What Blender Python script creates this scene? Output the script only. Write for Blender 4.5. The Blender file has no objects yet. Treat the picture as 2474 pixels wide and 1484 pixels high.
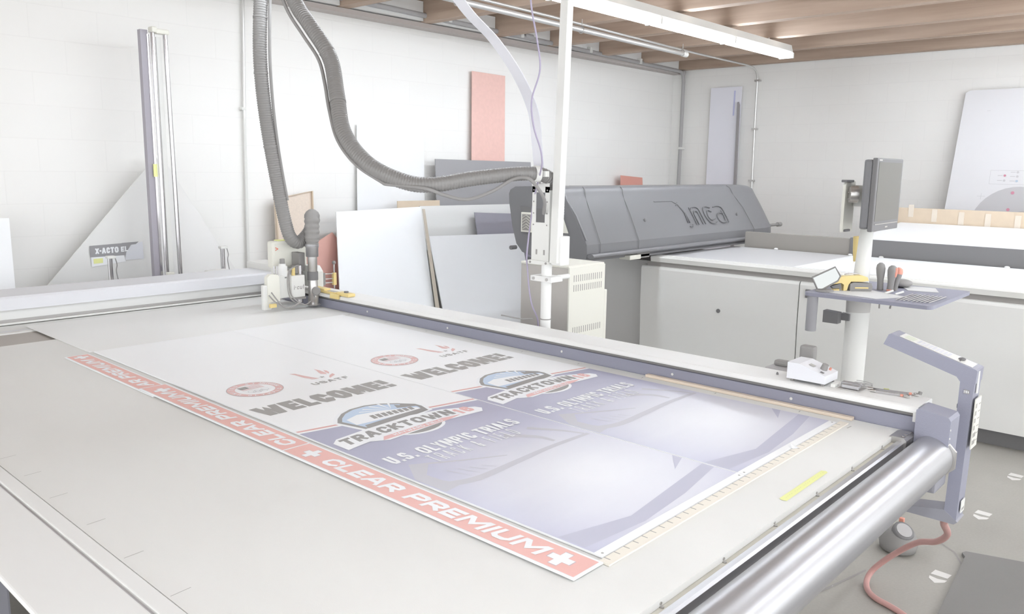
import bpy, bmesh, math, random
from mathutils import Vector, Matrix, Euler
random.seed(7)
SC = bpy.context.scene
COL = SC.collection
R = math.radians

# ------------------------------------------------------------------ camera
cam_d = bpy.data.cameras.new('camera')
cam = bpy.data.objects.new('camera', cam_d); COL.objects.link(cam)
W_ = Vector((-0.0, 0, 0))
RX = Vector((0.67307061, -0.73943462, 0.01457385))      # camera right in world
DN = Vector((-0.11497823, -0.12408437, -0.98558768))    # camera down in world
FW = Vector((0.73058604, 0.66169442, -0.16853642))      # camera forward in world
m3 = Matrix((RX, -DN, -FW)).transposed()
cam.matrix_world = Matrix.Translation((0, 0, 1.66)) @ m3.to_4x4()
cam_d.sensor_fit = 'HORIZONTAL'; cam_d.sensor_width = 36.0
cam_d.lens = 36.0 * 1957.07 / 2474.0
cam_d.clip_start = 0.02; cam_d.clip_end = 100
SC.camera = cam

# ------------------------------------------------------------------ world, exposure
wd = bpy.data.worlds.new('daylight'); SC.world = wd; wd.use_nodes = True
bg = wd.node_tree.nodes['Background']
bg.inputs[0].default_value = (0.955, 0.98, 1.0, 1); bg.inputs[1].default_value = 1.3
vs = SC.view_settings
vs.view_transform = 'Standard'; vs.look = 'None'; vs.gamma = 1.0; vs.exposure = 1.14
vs.use_curve_mapping = False
TUBE_POWER = 15.0

# ------------------------------------------------------------------ materials, tones lifted pale to stand in for haze
def lin(c):
    c = c / 255.0
    return c / 12.92 if c <= 0.04045 else ((c + 0.055) / 1.055) ** 2.4
def col(rgb, k=1.0): return tuple(min(1.0, lin(v) * k) for v in rgb) + (1.0,)
MATS = {}
def mat(name, rgb, rough=0.6, metal=0.0, spec=0.3, noise=0.0, nscale=6.0, stretch=(1, 1, 1), bump=0.0, bscale=80.0, k=0.95):
    if name in MATS: return MATS[name]
    m = bpy.data.materials.new(name); m.use_nodes = True
    nt = m.node_tree; b = nt.nodes['Principled BSDF']
    b.inputs['Base Color'].default_value = col(rgb, k)
    b.inputs['Roughness'].default_value = rough
    b.inputs['Metallic'].default_value = metal
    b.inputs['Specular IOR Level'].default_value = spec
    tc = nt.nodes.new('ShaderNodeTexCoord')
    if noise > 0:
        mp = nt.nodes.new('ShaderNodeMapping'); mp.inputs['Scale'].default_value = stretch
        nz = nt.nodes.new('ShaderNodeTexNoise'); nz.inputs['Scale'].default_value = nscale; nz.inputs['Detail'].default_value = 5
        rp = nt.nodes.new('ShaderNodeValToRGB')
        rp.color_ramp.elements[0].position = 0.3; rp.color_ramp.elements[1].position = 0.7
        c = col(rgb, k)
        rp.color_ramp.elements[0].color = tuple(v * (1 - noise) for v in c[:3]) + (1,)
        rp.color_ramp.elements[1].color = tuple(min(1, v * (1 + noise)) for v in c[:3]) + (1,)
        nt.links.new(tc.outputs['Object'], mp.inputs[0]); nt.links.new(mp.outputs[0], nz.inputs['Vector'])
        nt.links.new(nz.outputs['Fac'], rp.inputs[0]); nt.links.new(rp.outputs[0], b.inputs['Base Color'])
    if bump > 0:
        n2 = nt.nodes.new('ShaderNodeTexNoise'); n2.inputs['Scale'].default_value = bscale
        bp = nt.nodes.new('ShaderNodeBump'); bp.inputs['Strength'].default_value = bump; bp.inputs['Distance'].default_value = 0.002
        nt.links.new(tc.outputs['Object'], n2.inputs['Vector']); nt.links.new(n2.outputs['Fac'], bp.inputs['Height'])
        nt.links.new(bp.outputs[0], b.inputs['Normal'])
    MATS[name] = m
    return m
def emis(name, rgb, s):
    m = bpy.data.materials.new(name); m.use_nodes = True
    b = m.node_tree.nodes['Principled BSDF']
    b.inputs['Base Color'].default_value = col(rgb)
    b.inputs['Emission Color'].default_value = col(rgb); b.inputs['Emission Strength'].default_value = s
    MATS[name] = m; return m
def clear(name, rgb, alpha, rough=0.3):
    m = mat(name, rgb, rough); b = m.node_tree.nodes['Principled BSDF']
    b.inputs['Alpha'].default_value = alpha
    return m

WHITE = mat('white_paint', (236, 236, 234), 0.45)
WHITE2 = mat('white_board', (248, 250, 252), 0.5)
PAPER = mat('white_print_face', (251, 252, 253), 0.35)
OFFW = mat('off_white_enamel', (228, 228, 224), 0.4)
CREAM = mat('cream_enamel', (233, 232, 222), 0.45)
GREYM = mat('grey_enamel', (230, 230, 227), 0.4)
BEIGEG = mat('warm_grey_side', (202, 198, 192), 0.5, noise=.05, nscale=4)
BLUE = mat('slate_blue_enamel', (154, 155, 170), 0.42, bump=.25, bscale=300)
BLUED = mat('dark_slate_enamel', (158, 158, 166), 0.5)
CHAR = mat('charcoal_plastic', (126, 126, 129), 0.38, spec=0.5, bump=.3, bscale=400)
CHARD = mat('dark_plastic', (126, 125, 126), 0.5)
BLACK = mat('black_rubber', (149, 147, 145), 0.6)
HOSE = mat('black_ribbed_hose', (140, 138, 136), 0.4, spec=0.5)
ALU = mat('brushed_aluminium', (192, 192, 195), 0.36, metal=0.75, noise=.03, nscale=3, stretch=(.2, 40, 40))
CHROME = mat('polished_chrome', (206, 204, 206), 0.16, metal=0.95)
STEEL = mat('satin_steel', (200, 198, 196), 0.3, metal=0.8)
GALV = mat('galvanised_pipe', (222, 222, 220), 0.35, metal=0.6)
PIPEG = mat('grey_painted_pipe', (178, 176, 176), 0.5)
YEL = mat('yellow_plastic', (236, 214, 150), 0.45)
YTAPE = mat('yellow_tape', (240, 243, 170), 0.5)
ORG = mat('orange_plastic', (226, 158, 140), 0.45)
REDP = mat('red_panel', (238, 198, 188), 0.5, noise=.03, nscale=30)
REDL = mat('light_red_print', (240, 190, 182), 0.45)
WOODL = mat('pale_pine', (228, 213, 196), 0.6, noise=.05, nscale=8, stretch=(6, .6, 6))
KRAFT = mat('kraft_cardboard', (219, 202, 180), 0.7, noise=.03, nscale=12)
CORK = mat('cork_board', (228, 214, 200), 0.7, noise=.04, nscale=60)
CORDR = mat('red_rubber', (204, 160, 154), 0.4)
CORDP = mat('lilac_cable', (176, 168, 190), 0.4)
BEDM = mat('felt_bed', (234, 234, 231), 0.75, noise=.025, nscale=2.2, stretch=(1, .35, 1), bump=.15, bscale=500)
TAN = mat('mdf_edge', (205, 201, 190), 0.7)
BANDM = mat('dark_recessed_band', (186, 181, 175), 0.7)
NAVY = mat('navy_board', (162, 160, 170), 0.5)
BLKP = mat('black_foam_board', (164, 163, 165), 0.6)
CLEARP = clear('frosted_clear_sheet', (214, 214, 222), 0.55)
INKB = mat('grey_black_ink', (166, 163, 160), 0.4)
INKD = mat('dark_logo_ink', (156, 153, 151), 0.4)
INKR = mat('pale_red_ink', (232, 192, 189), 0.4)
INKR2 = mat('red_band_ink', (228, 178, 174), 0.4)
INKS = mat('sky_blue_ink', (200, 218, 238), 0.4)
INKN = mat('slate_ink', (196, 197, 210), 0.4)
INKT = mat('pale_tan_ink', (200, 199, 207), 0.4)
LCD = mat('lcd_green', (214, 220, 204), 0.3)
SCREEN = mat('dark_screen', (126, 124, 120), 0.5, spec=.15)
DOTI = mat('magenta_ink', (214, 150, 170), 0.5)
HOLE = mat('dark_recess', (160, 157, 154), 0.8)

# wood for the ceiling
def wood_mat(name, a, b_):
    m = mat(name, a, 0.65)
    nt = m.node_tree; b = nt.nodes['Principled BSDF']
    tc = nt.nodes.new('ShaderNodeTexCoord'); mp = nt.nodes.new('ShaderNodeMapping'); mp.inputs['Scale'].default_value = (14, .5, 9)
    nz = nt.nodes.new('ShaderNodeTexNoise'); nz.inputs['Scale'].default_value = 1.6; nz.inputs['Detail'].default_value = 6; nz.inputs['Distortion'].default_value = .6
    rp = nt.nodes.new('ShaderNodeValToRGB'); rp.color_ramp.elements[0].position = .3; rp.color_ramp.elements[1].position = .72
    rp.color_ramp.elements[0].color = col(a); rp.color_ramp.elements[1].color = col(b_)
    nt.links.new(tc.outputs['Object'], mp.inputs[0]); nt.links.new(mp.outputs[0], nz.inputs['Vector'])
    nt.links.new(nz.outputs['Fac'], rp.inputs[0]); nt.links.new(rp.outputs[0], b.inputs['Base Color'])
    return m
WOODC = wood_mat('fir_joist_wood', (172, 151, 134), (196, 176, 159))
WOODD = wood_mat('fir_deck_wood', (180, 166, 155), (196, 184, 174))

def block_mat(name, axis):
    m = mat(name, (243, 242, 239), 0.6)
    nt = m.node_tree; b = nt.nodes['Principled BSDF']
    tc = nt.nodes.new('ShaderNodeTexCoord'); sp = nt.nodes.new('ShaderNodeSeparateXYZ'); cb = nt.nodes.new('ShaderNodeCombineXYZ')
    nt.links.new(tc.outputs['Object'], sp.inputs[0])
    nt.links.new(sp.outputs['X' if axis == 'x' else 'Y'], cb.inputs['X']); nt.links.new(sp.outputs['Z'], cb.inputs['Y'])
    br = nt.nodes.new('ShaderNodeTexBrick'); br.inputs['Scale'].default_value = 1.0
    br.inputs['Brick Width'].default_value = 0.4; br.inputs['Row Height'].default_value = 0.2
    br.inputs['Mortar Size'].default_value = 0.004; br.inputs['Mortar Smooth'].default_value = 0.6
    br.inputs['Color1'].default_value = col((240, 239, 236)); br.inputs['Color2'].default_value = col((239, 238, 235))
    br.inputs['Mortar'].default_value = col((236, 235, 232))
    nt.links.new(cb.outputs[0], br.inputs['Vector']); nt.links.new(br.outputs['Color'], b.inputs['Base Color'])
    bp = nt.nodes.new('ShaderNodeBump'); bp.inputs['Strength'].default_value = .12; bp.inputs['Distance'].default_value = .003; bp.invert = True
    nt.links.new(br.outputs['Fac'], bp.inputs['Height']); nt.links.new(bp.outputs[0], b.inputs['Normal'])
    return m
WALLX = block_mat('painted_block_wall', 'x'); WALLY = block_mat('painted_block_wall_side', 'y')

def floor_mat():
    m = mat('concrete_floor', (205, 202, 196), 0.55)
    nt = m.node_tree; b = nt.nodes['Principled BSDF']
    tc = nt.nodes.new('ShaderNodeTexCoord')
    n1 = nt.nodes.new('ShaderNodeTexNoise'); n1.inputs['Scale'].default_value = 1.8; n1.inputs['Detail'].default_value = 8
    n2 = nt.nodes.new('ShaderNodeTexNoise'); n2.inputs['Scale'].default_value = 90; n2.inputs['Detail'].default_value = 3
    mx = nt.nodes.new('ShaderNodeMath'); mx.operation = 'MULTIPLY_ADD'; mx.inputs[1].default_value = .35
    nt.links.new(tc.outputs['Object'], n1.inputs['Vector']); nt.links.new(tc.outputs['Object'], n2.inputs['Vector'])
    nt.links.new(n2.outputs['Fac'], mx.inputs[0]); nt.links.new(n1.outputs['Fac'], mx.inputs[2])
    rp = nt.nodes.new('ShaderNodeValToRGB'); rp.color_ramp.elements[0].position = .45; rp.color_ramp.elements[1].position = .95
    rp.color_ramp.elements[0].color = col((158, 155, 148)); rp.color_ramp.elements[1].color = col((174, 171, 164))
    nt.links.new(mx.outputs[0], rp.inputs[0]); nt.links.new(rp.outputs[0], b.inputs['Base Color'])
    return m
FLOORM = floor_mat()

def sky_print():
    # the printed cloud-like blue artwork on the lower half of both signs
    m = mat('blue_artwork_print', (205, 205, 226), 0.32, spec=.4)
    nt = m.node_tree; b = nt.nodes['Principled BSDF']
    tc = nt.nodes.new('ShaderNodeTexCoord'); sp = nt.nodes.new('ShaderNodeSeparateXYZ')
    nt.links.new(tc.outputs['Object'], sp.inputs[0])
    def mth(op, a, bb=None, c=None):
        n = nt.nodes.new('ShaderNodeMath'); n.operation = op
        for i, v in enumerate((a, bb, c)):
            if v is None: continue
            if hasattr(v, 'is_linked'): nt.links.new(v, n.inputs[i])
            else: n.inputs[i].default_value = v
        return n.outputs[0]
    nz = nt.nodes.new('ShaderNodeTexNoise'); nz.inputs['Scale'].default_value = 1.0; nz.inputs['Detail'].default_value = 4
    mp = nt.nodes.new('ShaderNodeMapping'); mp.inputs['Scale'].default_value = (1.6, 7.0, 1); mp.inputs['Rotation'].default_value = (0, 0, .12)
    nt.links.new(tc.outputs['Object'], mp.inputs[0]); nt.links.new(mp.outputs[0], nz.inputs['Vector'])
    dx = mth('MULTIPLY', mth('SUBTRACT', sp.outputs['X'], .36), 1.75)
    dy = mth('MULTIPLY', mth('SUBTRACT', sp.outputs['Y'], .27), 1.75)
    d = mth('SQRT', mth('ADD', mth('MULTIPLY', dx, dx), mth('MULTIPLY', dy, dy)))
    d = mth('ADD', d, mth('MULTIPLY', mth('SUBTRACT', nz.outputs['Fac'], .5), .28))
    rp = nt.nodes.new('ShaderNodeValToRGB'); e = rp.color_ramp.elements
    e[0].position = .08; e[0].color = col((224, 224, 229)); e[1].position = 1.0; e[1].color = col((172, 172, 194))
    x = e.new(.42); x.color = col((211, 211, 221)); x = e.new(.72); x.color = col((191, 191, 211))
    nt.links.new(d, rp.inputs[0]); nt.links.new(rp.outputs[0], b.inputs['Base Color'])
    return m
SKYP = sky_print()

# ------------------------------------------------------------------ mesh builder
def catmull(pts, n=8):
    P = [Vector(p) for p in pts]; out = []
    P = [P[0] * 2 - P[1]] + P + [P[-1] * 2 - P[-2]]
    for i in range(1, len(P) - 2):
        a, b, c, d = P[i - 1:i + 3]
        for j in range(n):
            t = j / n
            out.append(0.5 * ((2 * b) + (c - a) * t + (2 * a - 5 * b + 4 * c - d) * t * t + (3 * b - a - 3 * c + d) * t ** 3))
    out.append(P[-2]); return out
def resample(pts, step):
    out = [pts[0].copy()]; acc = 0
    for a, b in zip(pts, pts[1:]):
        L = (b - a).length; t = step - acc
        while t <= L and L > 0:
            out.append(a.lerp(b, t / L)); t += step
        acc = L - (t - step)
    return out
TXT = {}
def text_data(body, bold):
    key = (body, bold)
    if key in TXT: return TXT[key]
    cu = bpy.data.curves.new('t', 'FONT'); cu.body = body; cu.size = 1; cu.offset = bold; cu.resolution_u = 4
    o = bpy.data.objects.new('t', cu); COL.objects.link(o)
    dg = bpy.context.evaluated_depsgraph_get(); dg.update()
    me = bpy.data.meshes.new_from_object(o.evaluated_get(dg))
    v = [(p.co.x, p.co.y) for p in me.vertices]; f = [tuple(p.vertices) for p in me.polygons]
    bpy.data.objects.remove(o); bpy.data.curves.remove(cu); bpy.data.meshes.remove(me)
    x0 = min(p[0] for p in v); x1 = max(p[0] for p in v); y0 = min(p[1] for p in v); y1 = max(p[1] for p in v)
    v = [((p[0] - x0) / (x1 - x0), (p[1] - y0) / (y1 - y0)) for p in v]
    TXT[key] = (v, f); return TXT[key]

O_ = [(.25, 0), (.75, 0), (1, .2), (1, .8), (.75, 1), (.25, 1), (0, .8), (0, .2), (.25, 0)]
S_g = [(1, .83), (.8, 1), (.22, 1), (0, .84), (0, .66), (.2, .53), (.8, .47), (1, .34), (1, .16), (.78, 0), (.2, 0), (0, .17)]
P_t = [(0, 1), (.75, 1), (1, .86), (1, .58), (.75, .44), (0, .44)]
GL = {'A': [[(0, 0), (.42, 1), (.58, 1), (1, 0)], [(.2, .33), (.8, .33)]], 'C': [[(1, .8), (.78, 1), (.25, 1), (0, .8), (0, .2), (.25, 0), (.78, 0), (1, .2)]],
 'D': [[(0, 0), (0, 1), (.72, 1), (1, .8), (1, .2), (.72, 0), (0, 0)]], 'E': [[(1, 1), (0, 1), (0, 0), (1, 0)], [(0, .5), (.86, .5)]], 'F': [[(1, 1), (0, 1), (0, 0)], [(0, .5), (.82, .5)]],
 'H': [[(0, 0), (0, 1)], [(1, 0), (1, 1)], [(0, .5), (1, .5)]], 'I': [[(.5, 0), (.5, 1)]], 'K': [[(0, 0), (0, 1)], [(0, .42), (.98, 1)], [(.3, .55), (1, 0)]], 'L': [[(0, 1), (0, 0), (1, 0)]],
 'M': [[(0, 0), (0, 1), (.12, 1), (.5, .25), (.88, 1), (1, 1), (1, 0)]], 'N': [[(0, 0), (0, 1), (.1, 1), (.9, 0), (1, 0), (1, 1)]], 'O': [O_], 'P': [[(0, 0)] + P_t], 'R': [[(0, 0)] + P_t, [(.5, .44), (1, 0)]],
 'S': [S_g], 'T': [[(0, 1), (1, 1)], [(.5, 1), (.5, 0)]], 'U': [[(0, 1), (0, .2), (.25, 0), (.75, 0), (1, .2), (1, 1)]], 'W': [[(0, 1), (.2, 0), (.3, 0), (.5, .8), (.7, 0), (.8, 0), (1, 1)]],
 'X': [[(0, 0), (1, 1)], [(0, 1), (1, 0)]], 'Y': [[(0, 1), (.5, .5), (1, 1)], [(.5, .5), (.5, 0)]], '!': [[(.5, .58), (.5, 1)], [(.5, .0), (.5, .02)]], '.': [[(.5, 0), (.5, .05)]], '-': [[(0, .5), (1, .5)]],
 '1': [[(0, .78), (.45, 1), (.6, 1), (.6, 0)]], '6': [[(.95, .85), (.8, 1), (.25, 1), (0, .8), (0, .2), (.2, 0), (.8, 0), (1, .2), (1, .4), (.8, .56), (0, .56)]], '8': [[(.2, .5), (0, .7), (.1, 1), (.9, 1), (1, .7), (.8, .5), (.2, .5), (0, .3), (.1, 0), (.9, 0), (1, .3), (.8, .5)]],
 '4': [[(.75, 0), (.75, 1), (0, .3), (1, .3)]], '&': [[(1, 0), (.15, .72), (.18, .95), (.4, 1), (.62, .95), (.66, .74), (.05, .34), (.03, .12), (.25, 0), (.6, .02), (.98, .4)]], 'i': [[(.5, 0), (.5, .55)], [(.3, .72), (.5, .9), (.7, .72)]], 'c': [[(1, .5), (.6, .6), (.1, .5), (0, .3), (.1, .05), (.6, 0), (1, .1)]], 'u': [[(0, .6), (0, .12), (.3, 0), (.8, .05), (1, .2), (1, .6)], [(1, .2), (1, 0)]], 't': [[(.5, .95), (.5, .1), (.75, 0)], [(.15, .62), (.9, .62)]]}
GW = {'M': 1.35, 'W': 1.55, 'I': 0, '!': 0, '.': 0, ' ': .42, '1': .6, 'i': .2, 't': .6, '-': .5, 'L': .85, 'E': .88, 'F': .85, 'O': 1.1, 'A': 1.1, 'N': 1.05}
class G:
    def __init__(s): s.v = []; s.f = []; s.mi = []; s.sm = []
    def add(s, verts, faces, m=0, sm=False):
        o = len(s.v); s.v += [tuple(p) for p in verts]
        for f in faces: s.f.append(tuple(i + o for i in f)); s.mi.append(m); s.sm.append(sm)
        return s
    def bm(s, b, m=0, sm=False):
        b.verts.index_update()
        s.add([v.co[:] for v in b.verts], [[v.index for v in f.verts] for f in b.faces], m, sm); b.free(); return s
    def box(s, x0, x1, y0, y1, z0, z1, m=0, bev=0.0, rot=None, piv=None):
        b = bmesh.new(); bmesh.ops.create_cube(b, size=1)
        for v in b.verts:
            v.co = Vector((x0 + (v.co.x + .5) * (x1 - x0), y0 + (v.co.y + .5) * (y1 - y0), z0 + (v.co.z + .5) * (z1 - z0)))
        if bev > 0: bmesh.ops.bevel(b, geom=b.edges[:], offset=bev, segments=2, profile=.6, affect='EDGES')
        if rot:
            M = Matrix.Translation(piv) @ Euler(rot).to_matrix().to_4x4() @ Matrix.Translation(-Vector(piv)) if piv else Euler(rot).to_matrix().to_4x4()
            b.transform(M)
        return s.bm(b, m)
    def tube(s, pts, r, n=12, m=0, rf=None, cap=True, flat=None, up=None):
        P = [Vector(p) for p in pts]; T = []
        for i in range(len(P)):
            t = P[min(i + 1, len(P) - 1)] - P[max(i - 1, 0)]
            T.append(t.normalized() if t.length > 1e-9 else Vector((0, 0, 1)))
        u = Vector(up) if up else (Vector((0, 0, 1)) if abs(T[0].z) < .9 else Vector((1, 0, 0)))
        u = (u - T[0] * u.dot(T[0])).normalized(); V = []; L = 0
        for i, p in enumerate(P):
            if up: u = Vector(up)
            u = (u - T[i] * u.dot(T[i])).normalized(); w = T[i].cross(u)
            if i: L += (p - P[i - 1]).length
            rr = rf(L, i) if rf else r
            for k in range(n):
                a = 2 * math.pi * k / n
                if flat: q = u * (math.copysign(flat[0], math.cos(a)) if n == 4 else math.cos(a) * flat[0]) + w * (math.copysign(flat[1], math.sin(a)) if n == 4 else math.sin(a) * flat[1])
                else: q = (u * math.cos(a) + w * math.sin(a)) * rr
                V.append(p + q)
        if flat and n == 4:
            V = []
            u = Vector(up)
            for i, p in enumerate(P):
                uu = (u - T[i] * u.dot(T[i])).normalized(); w = T[i].cross(uu)
                for a, b in ((1, 1), (-1, 1), (-1, -1), (1, -1)): V.append(p + uu * flat[0] * a + w * flat[1] * b)
        F = []
        for i in range(len(P) - 1):
            for k in range(n):
                a = i * n + k; b = i * n + (k + 1) % n
                F.append((a, b, b + n, a + n))
        s.add(V, F, m, n > 4)
        if cap:
            s.add(V[:n], [tuple(range(n))[::-1]], m); s.add(V[-n:], [tuple(range(n))], m)
        return s
    def cyl(s, p0, p1, r0, r1=None, n=20, m=0, cap=True):
        r1 = r0 if r1 is None else r1
        return s.tube([p0, p1], r0, n, m, rf=lambda L, i: r0 if i == 0 else r1, cap=cap)
    def lathe(s, prof, o, ax=(0, 0, 1), n=24, m=0):
        o = Vector(o); ax = Vector(ax).normalized(); P = []; rr = []
        return s.tube([o + ax * (h + i * 1e-6) for i, (r, h) in enumerate(prof)], 1, n, m, rf=lambda L, i: max(prof[i][0], 1e-4), up=(1, 0, 0) if abs(ax.x) < .9 else (0, 1, 0))
    def sph(s, c, r, sc=(1, 1, 1), m=0, n=14):
        b = bmesh.new(); bmesh.ops.create_uvsphere(b, u_segments=n, v_segments=n // 2 + 2, radius=r)
        for v in b.verts: v.co = Vector((v.co.x * sc[0] + c[0], v.co.y * sc[1] + c[1], v.co.z * sc[2] + c[2]))
        return s.bm(b, m, True)
    def prism(s, poly, ax, a, b, m=0, sm=False):
        n = len(poly)
        def mk(p, h):
            return {'x': (h, p[0], p[1]), 'y': (p[0], h, p[1]), 'z': (p[0], p[1], h)}[ax]
        V = [mk(p, a) for p in poly] + [mk(p, b) for p in poly]
        s.add(V, [(i, (i + 1) % n, (i + 1) % n + n, i + n) for i in range(n)], m, sm)
        s.add(V[:n], [tuple(range(n))[::-1]], m); s.add(V[n:], [tuple(range(n))], m)
        return s
    def board(s, c4, th, m=0):
        P = [Vector(p) for p in c4]; nr = (P[1] - P[0]).cross(P[2] - P[0]).normalized()
        if nr.y > 0: nr = -nr
        Q = [p - nr * th for p in P]; n = len(P)
        s.add(P + Q, [tuple(range(n)), tuple(range(n, 2 * n))[::-1]] + [(i, (i + 1) % n, (i + 1) % n + n, i + n) for i in range(n)], m)
        return s
    def flat(s, pts, m=0): return s.add(pts, [tuple(range(len(pts)))], m)
    def text(s, body, o, u, v, m=0, bold=0.0, shear=0.0, n=(0, 0, 0), warp=None):
        o = Vector(o); u = Vector(u); v = Vector(v); V, F = text_data(body, bold)
        pts = []
        for a, b in V:
            if warp: a, b = warp(a, b)
            pts.append(o + u * (a + shear * b) + v * b)
        return s.add(pts, F, m)
    def stext(s, body, o, u, v, m=0, t=.25, gap=.18, shear=0.0, warp=None):
        o = Vector(o); u = Vector(u); v = Vector(v); Wd = u.length; H = v.length; th = t * H; gp = gap * H
        ws = [GW.get(c, 1.0) for c in body]; fixed = sum(gp for c in body[:-1]) + sum(th * 1.05 for w in ws if w == 0)
        k = (Wd - fixed) / max(1e-6, sum(ws)); un = u.normalized(); vn = v.normalized(); x = 0; lift = 0
        for c, w in zip(body, ws):
            cw = th * 1.05 if w == 0 else w * k
            for pl in GL.get(c, []):
                P = [Vector((x + th / 2 + max(0, cw - th) * a if w > 0 else x + cw / 2, th / 2 + (H - th) * b)) for a, b in pl]
                cl = (P[0] - P[-1]).length < 1e-7; A = []; B = []
                for i, p in enumerate(P):
                    if cl: d1 = p - P[i - 1] if i else p - P[-2]; d2 = P[(i + 1)] - p if i < len(P) - 1 else P[1] - p
                    else: d1 = p - P[i - 1] if i else P[1] - p; d2 = P[i + 1] - p if i < len(P) - 1 else d1
                    d1 = d1.normalized(); d2 = d2.normalized(); n1 = Vector((-d1.y, d1.x)); n2 = Vector((-d2.y, d2.x)); n = n1 + n2
                    n = n1 if n.length < .25 else n.normalized()
                    L = min(th / 2 / max(.3, n.dot(n1)), th * .95); q = p.copy()
                    if not cl and i == 0: q = p - d2 * th / 2 if True else p
                    if not cl and i == len(P) - 1: q = p + d1 * th / 2
                    A.append(q + n * L); B.append(q - n * L)
                def cvt(q):
                    a, b = q.x, q.y
                    if abs(b) < 0: b = 0
                    b = min(max(b, 0), H)
                    if warp: aa, bb = warp(a / Wd, b / H); a, b = aa * Wd, bb * H
                    return o + un * (a + shear * b) + vn * b
                V = [cvt(q) for q in A] + [cvt(q) for q in B]; n_ = len(A)
                nz = un.cross(vn)
                for i in range(n_ - 1):
                    lift += 1
                    Q = [V[i] + nz * (lift * 1.5e-6), V[i + 1] + nz * (lift * 1.5e-6), V[n_ + i + 1] + nz * (lift * 1.5e-6), V[n_ + i] + nz * (lift * 1.5e-6)]
                    for tri in ((0, 1, 2), (0, 2, 3)):
                        e = (Q[tri[1]] - Q[tri[0]]).cross(Q[tri[2]] - Q[tri[0]])
                        if e.length < 1e-10: continue
                        lift += 1
                        s.add([Q[t_] + nz * (lift * 1e-6) for t_ in (tri if e.dot(nz) > 0 else tri[::-1])], [(0, 1, 2)], m)
            x += cw + gp
        return s
    def ring(s, c, r0, r1, z, m=0, n=40, ax='z', a0=0, a1=2 * math.pi):
        V = []
        for i in range(n + 1):
            a = a0 + (a1 - a0) * i / n
            for r in (r0, r1):
                x, y = math.cos(a) * r, math.sin(a) * r
                V.append((c[0] + x, c[1] + y, z) if ax == 'z' else ((z, c[0] + x, c[1] + y) if ax == 'x' else (c[0] + x, z, c[1] + y)))
        return s.add(V, [(2 * i, 2 * i + 1, 2 * i + 3, 2 * i + 2) for i in range(n)], m)
    def build(s, name, mats, parent=None, origin=None):
        if not isinstance(mats, (list, tuple)): mats = [mats]
        me = bpy.data.meshes.new(name)
        if parent is None and origin is None:
            xs = [p[0] for p in s.v]; ys = [p[1] for p in s.v]; zs = [p[2] for p in s.v]
            origin = ((min(xs) + max(xs)) / 2, (min(ys) + max(ys)) / 2, min(zs))
        O = Vector(origin) if origin is not None else Vector((0, 0, 0))
        me.from_pydata([Vector(p) - O for p in s.v], [], s.f)
        for mm in mats: me.materials.append(mm)
        for p, a, b in zip(me.polygons, s.mi, s.sm): p.material_index = a; p.use_smooth = b
        me.update()
        o = bpy.data.objects.new(name, me); COL.objects.link(o); o.location = O
        if parent is not None:
            o.parent = parent; o.matrix_parent_inverse = Matrix.Translation(-WORLDPOS[parent.name])
        WORLDPOS[o.name] = (WORLDPOS[parent.name] * 0 + O) if parent is not None else O
        return o
WORLDPOS = {}
def fix(o): return o
def tag(o, label=None, cat=None, group=None, kind=None):
    if label: o['label'] = label
    if cat: o['category'] = cat
    if group: o['group'] = group
    if kind: o['kind'] = kind
    return o
def thing(name, label, cat, loc, group=None):
    o = bpy.data.objects.new(name, None); COL.objects.link(o); o.location = loc; o.empty_display_size = .1
    WORLDPOS[o.name] = Vector(loc)
    return tag(o, label, cat, group)
def struct(name, g, mats, parent=None, origin=(0, 0, 0)):
    o = g.build(name, mats, parent, origin if parent is None else None)
    if parent is None: o['kind'] = 'structure'
    return o

# ================================================================== SETTING
g = G().box(-3.5, 9.35, -3.5, 5.8, -.1, 0)
g.add([(2.6, 1.215, .001), (3.02, 1.118, .001), (3.4, 1.03, .001), (3.39, 1.022, .001), (3.01, 1.108, .001), (2.6, 1.205, .001)], [(0, 1, 4, 5), (1, 2, 3, 4)], 1)
g.add([(3.9, .87, .001), (3.84, .80, .001), (3.5, .62, .001), (3.5, .614, .001), (3.85, .795, .001), (3.905, .866, .001)], [(0, 1, 4, 5), (1, 2, 3, 4)], 1)
struct('floor', g, [FLOORM, HOLE])
wb = struct('wall_back', G().box(-3.5, 9.3, 5.6, 5.8, 0, 3.3), WALLX)
wr = struct('wall_right', G().box(9.15, 9.35, -3.5, 5.6, 0, 3.3), WALLY)
cl = struct('ceiling', G().box(-3.5, 9.3, -3.5, 5.75, 3.22, 3.34), WOODD)
JX = [-2.7, -1.85, -1.0, -.15, .67, 1.5, 2.33, 3.15, 3.97, 4.83, 5.72, 6.52, 7.35, 8.17, 9.0]
for i, x in enumerate(JX):
    j = G().box(x, x + .11, -3.4, 5.585, 2.885, 3.22, bev=.004).build('joist', WOODC, cl)
for a, b in zip(JX, JX[1:]):
    G().box(a + .115, b - .005, 5.44, 5.59, 2.89, 3.05).build('blocking_board', WHITE, cl)
struct('trim_1', G().box(-3.5, 9.14, 5.47, 5.6, 2.845, 2.883), mat('weathered_ledger', (205, 198, 194), .7))

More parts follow.
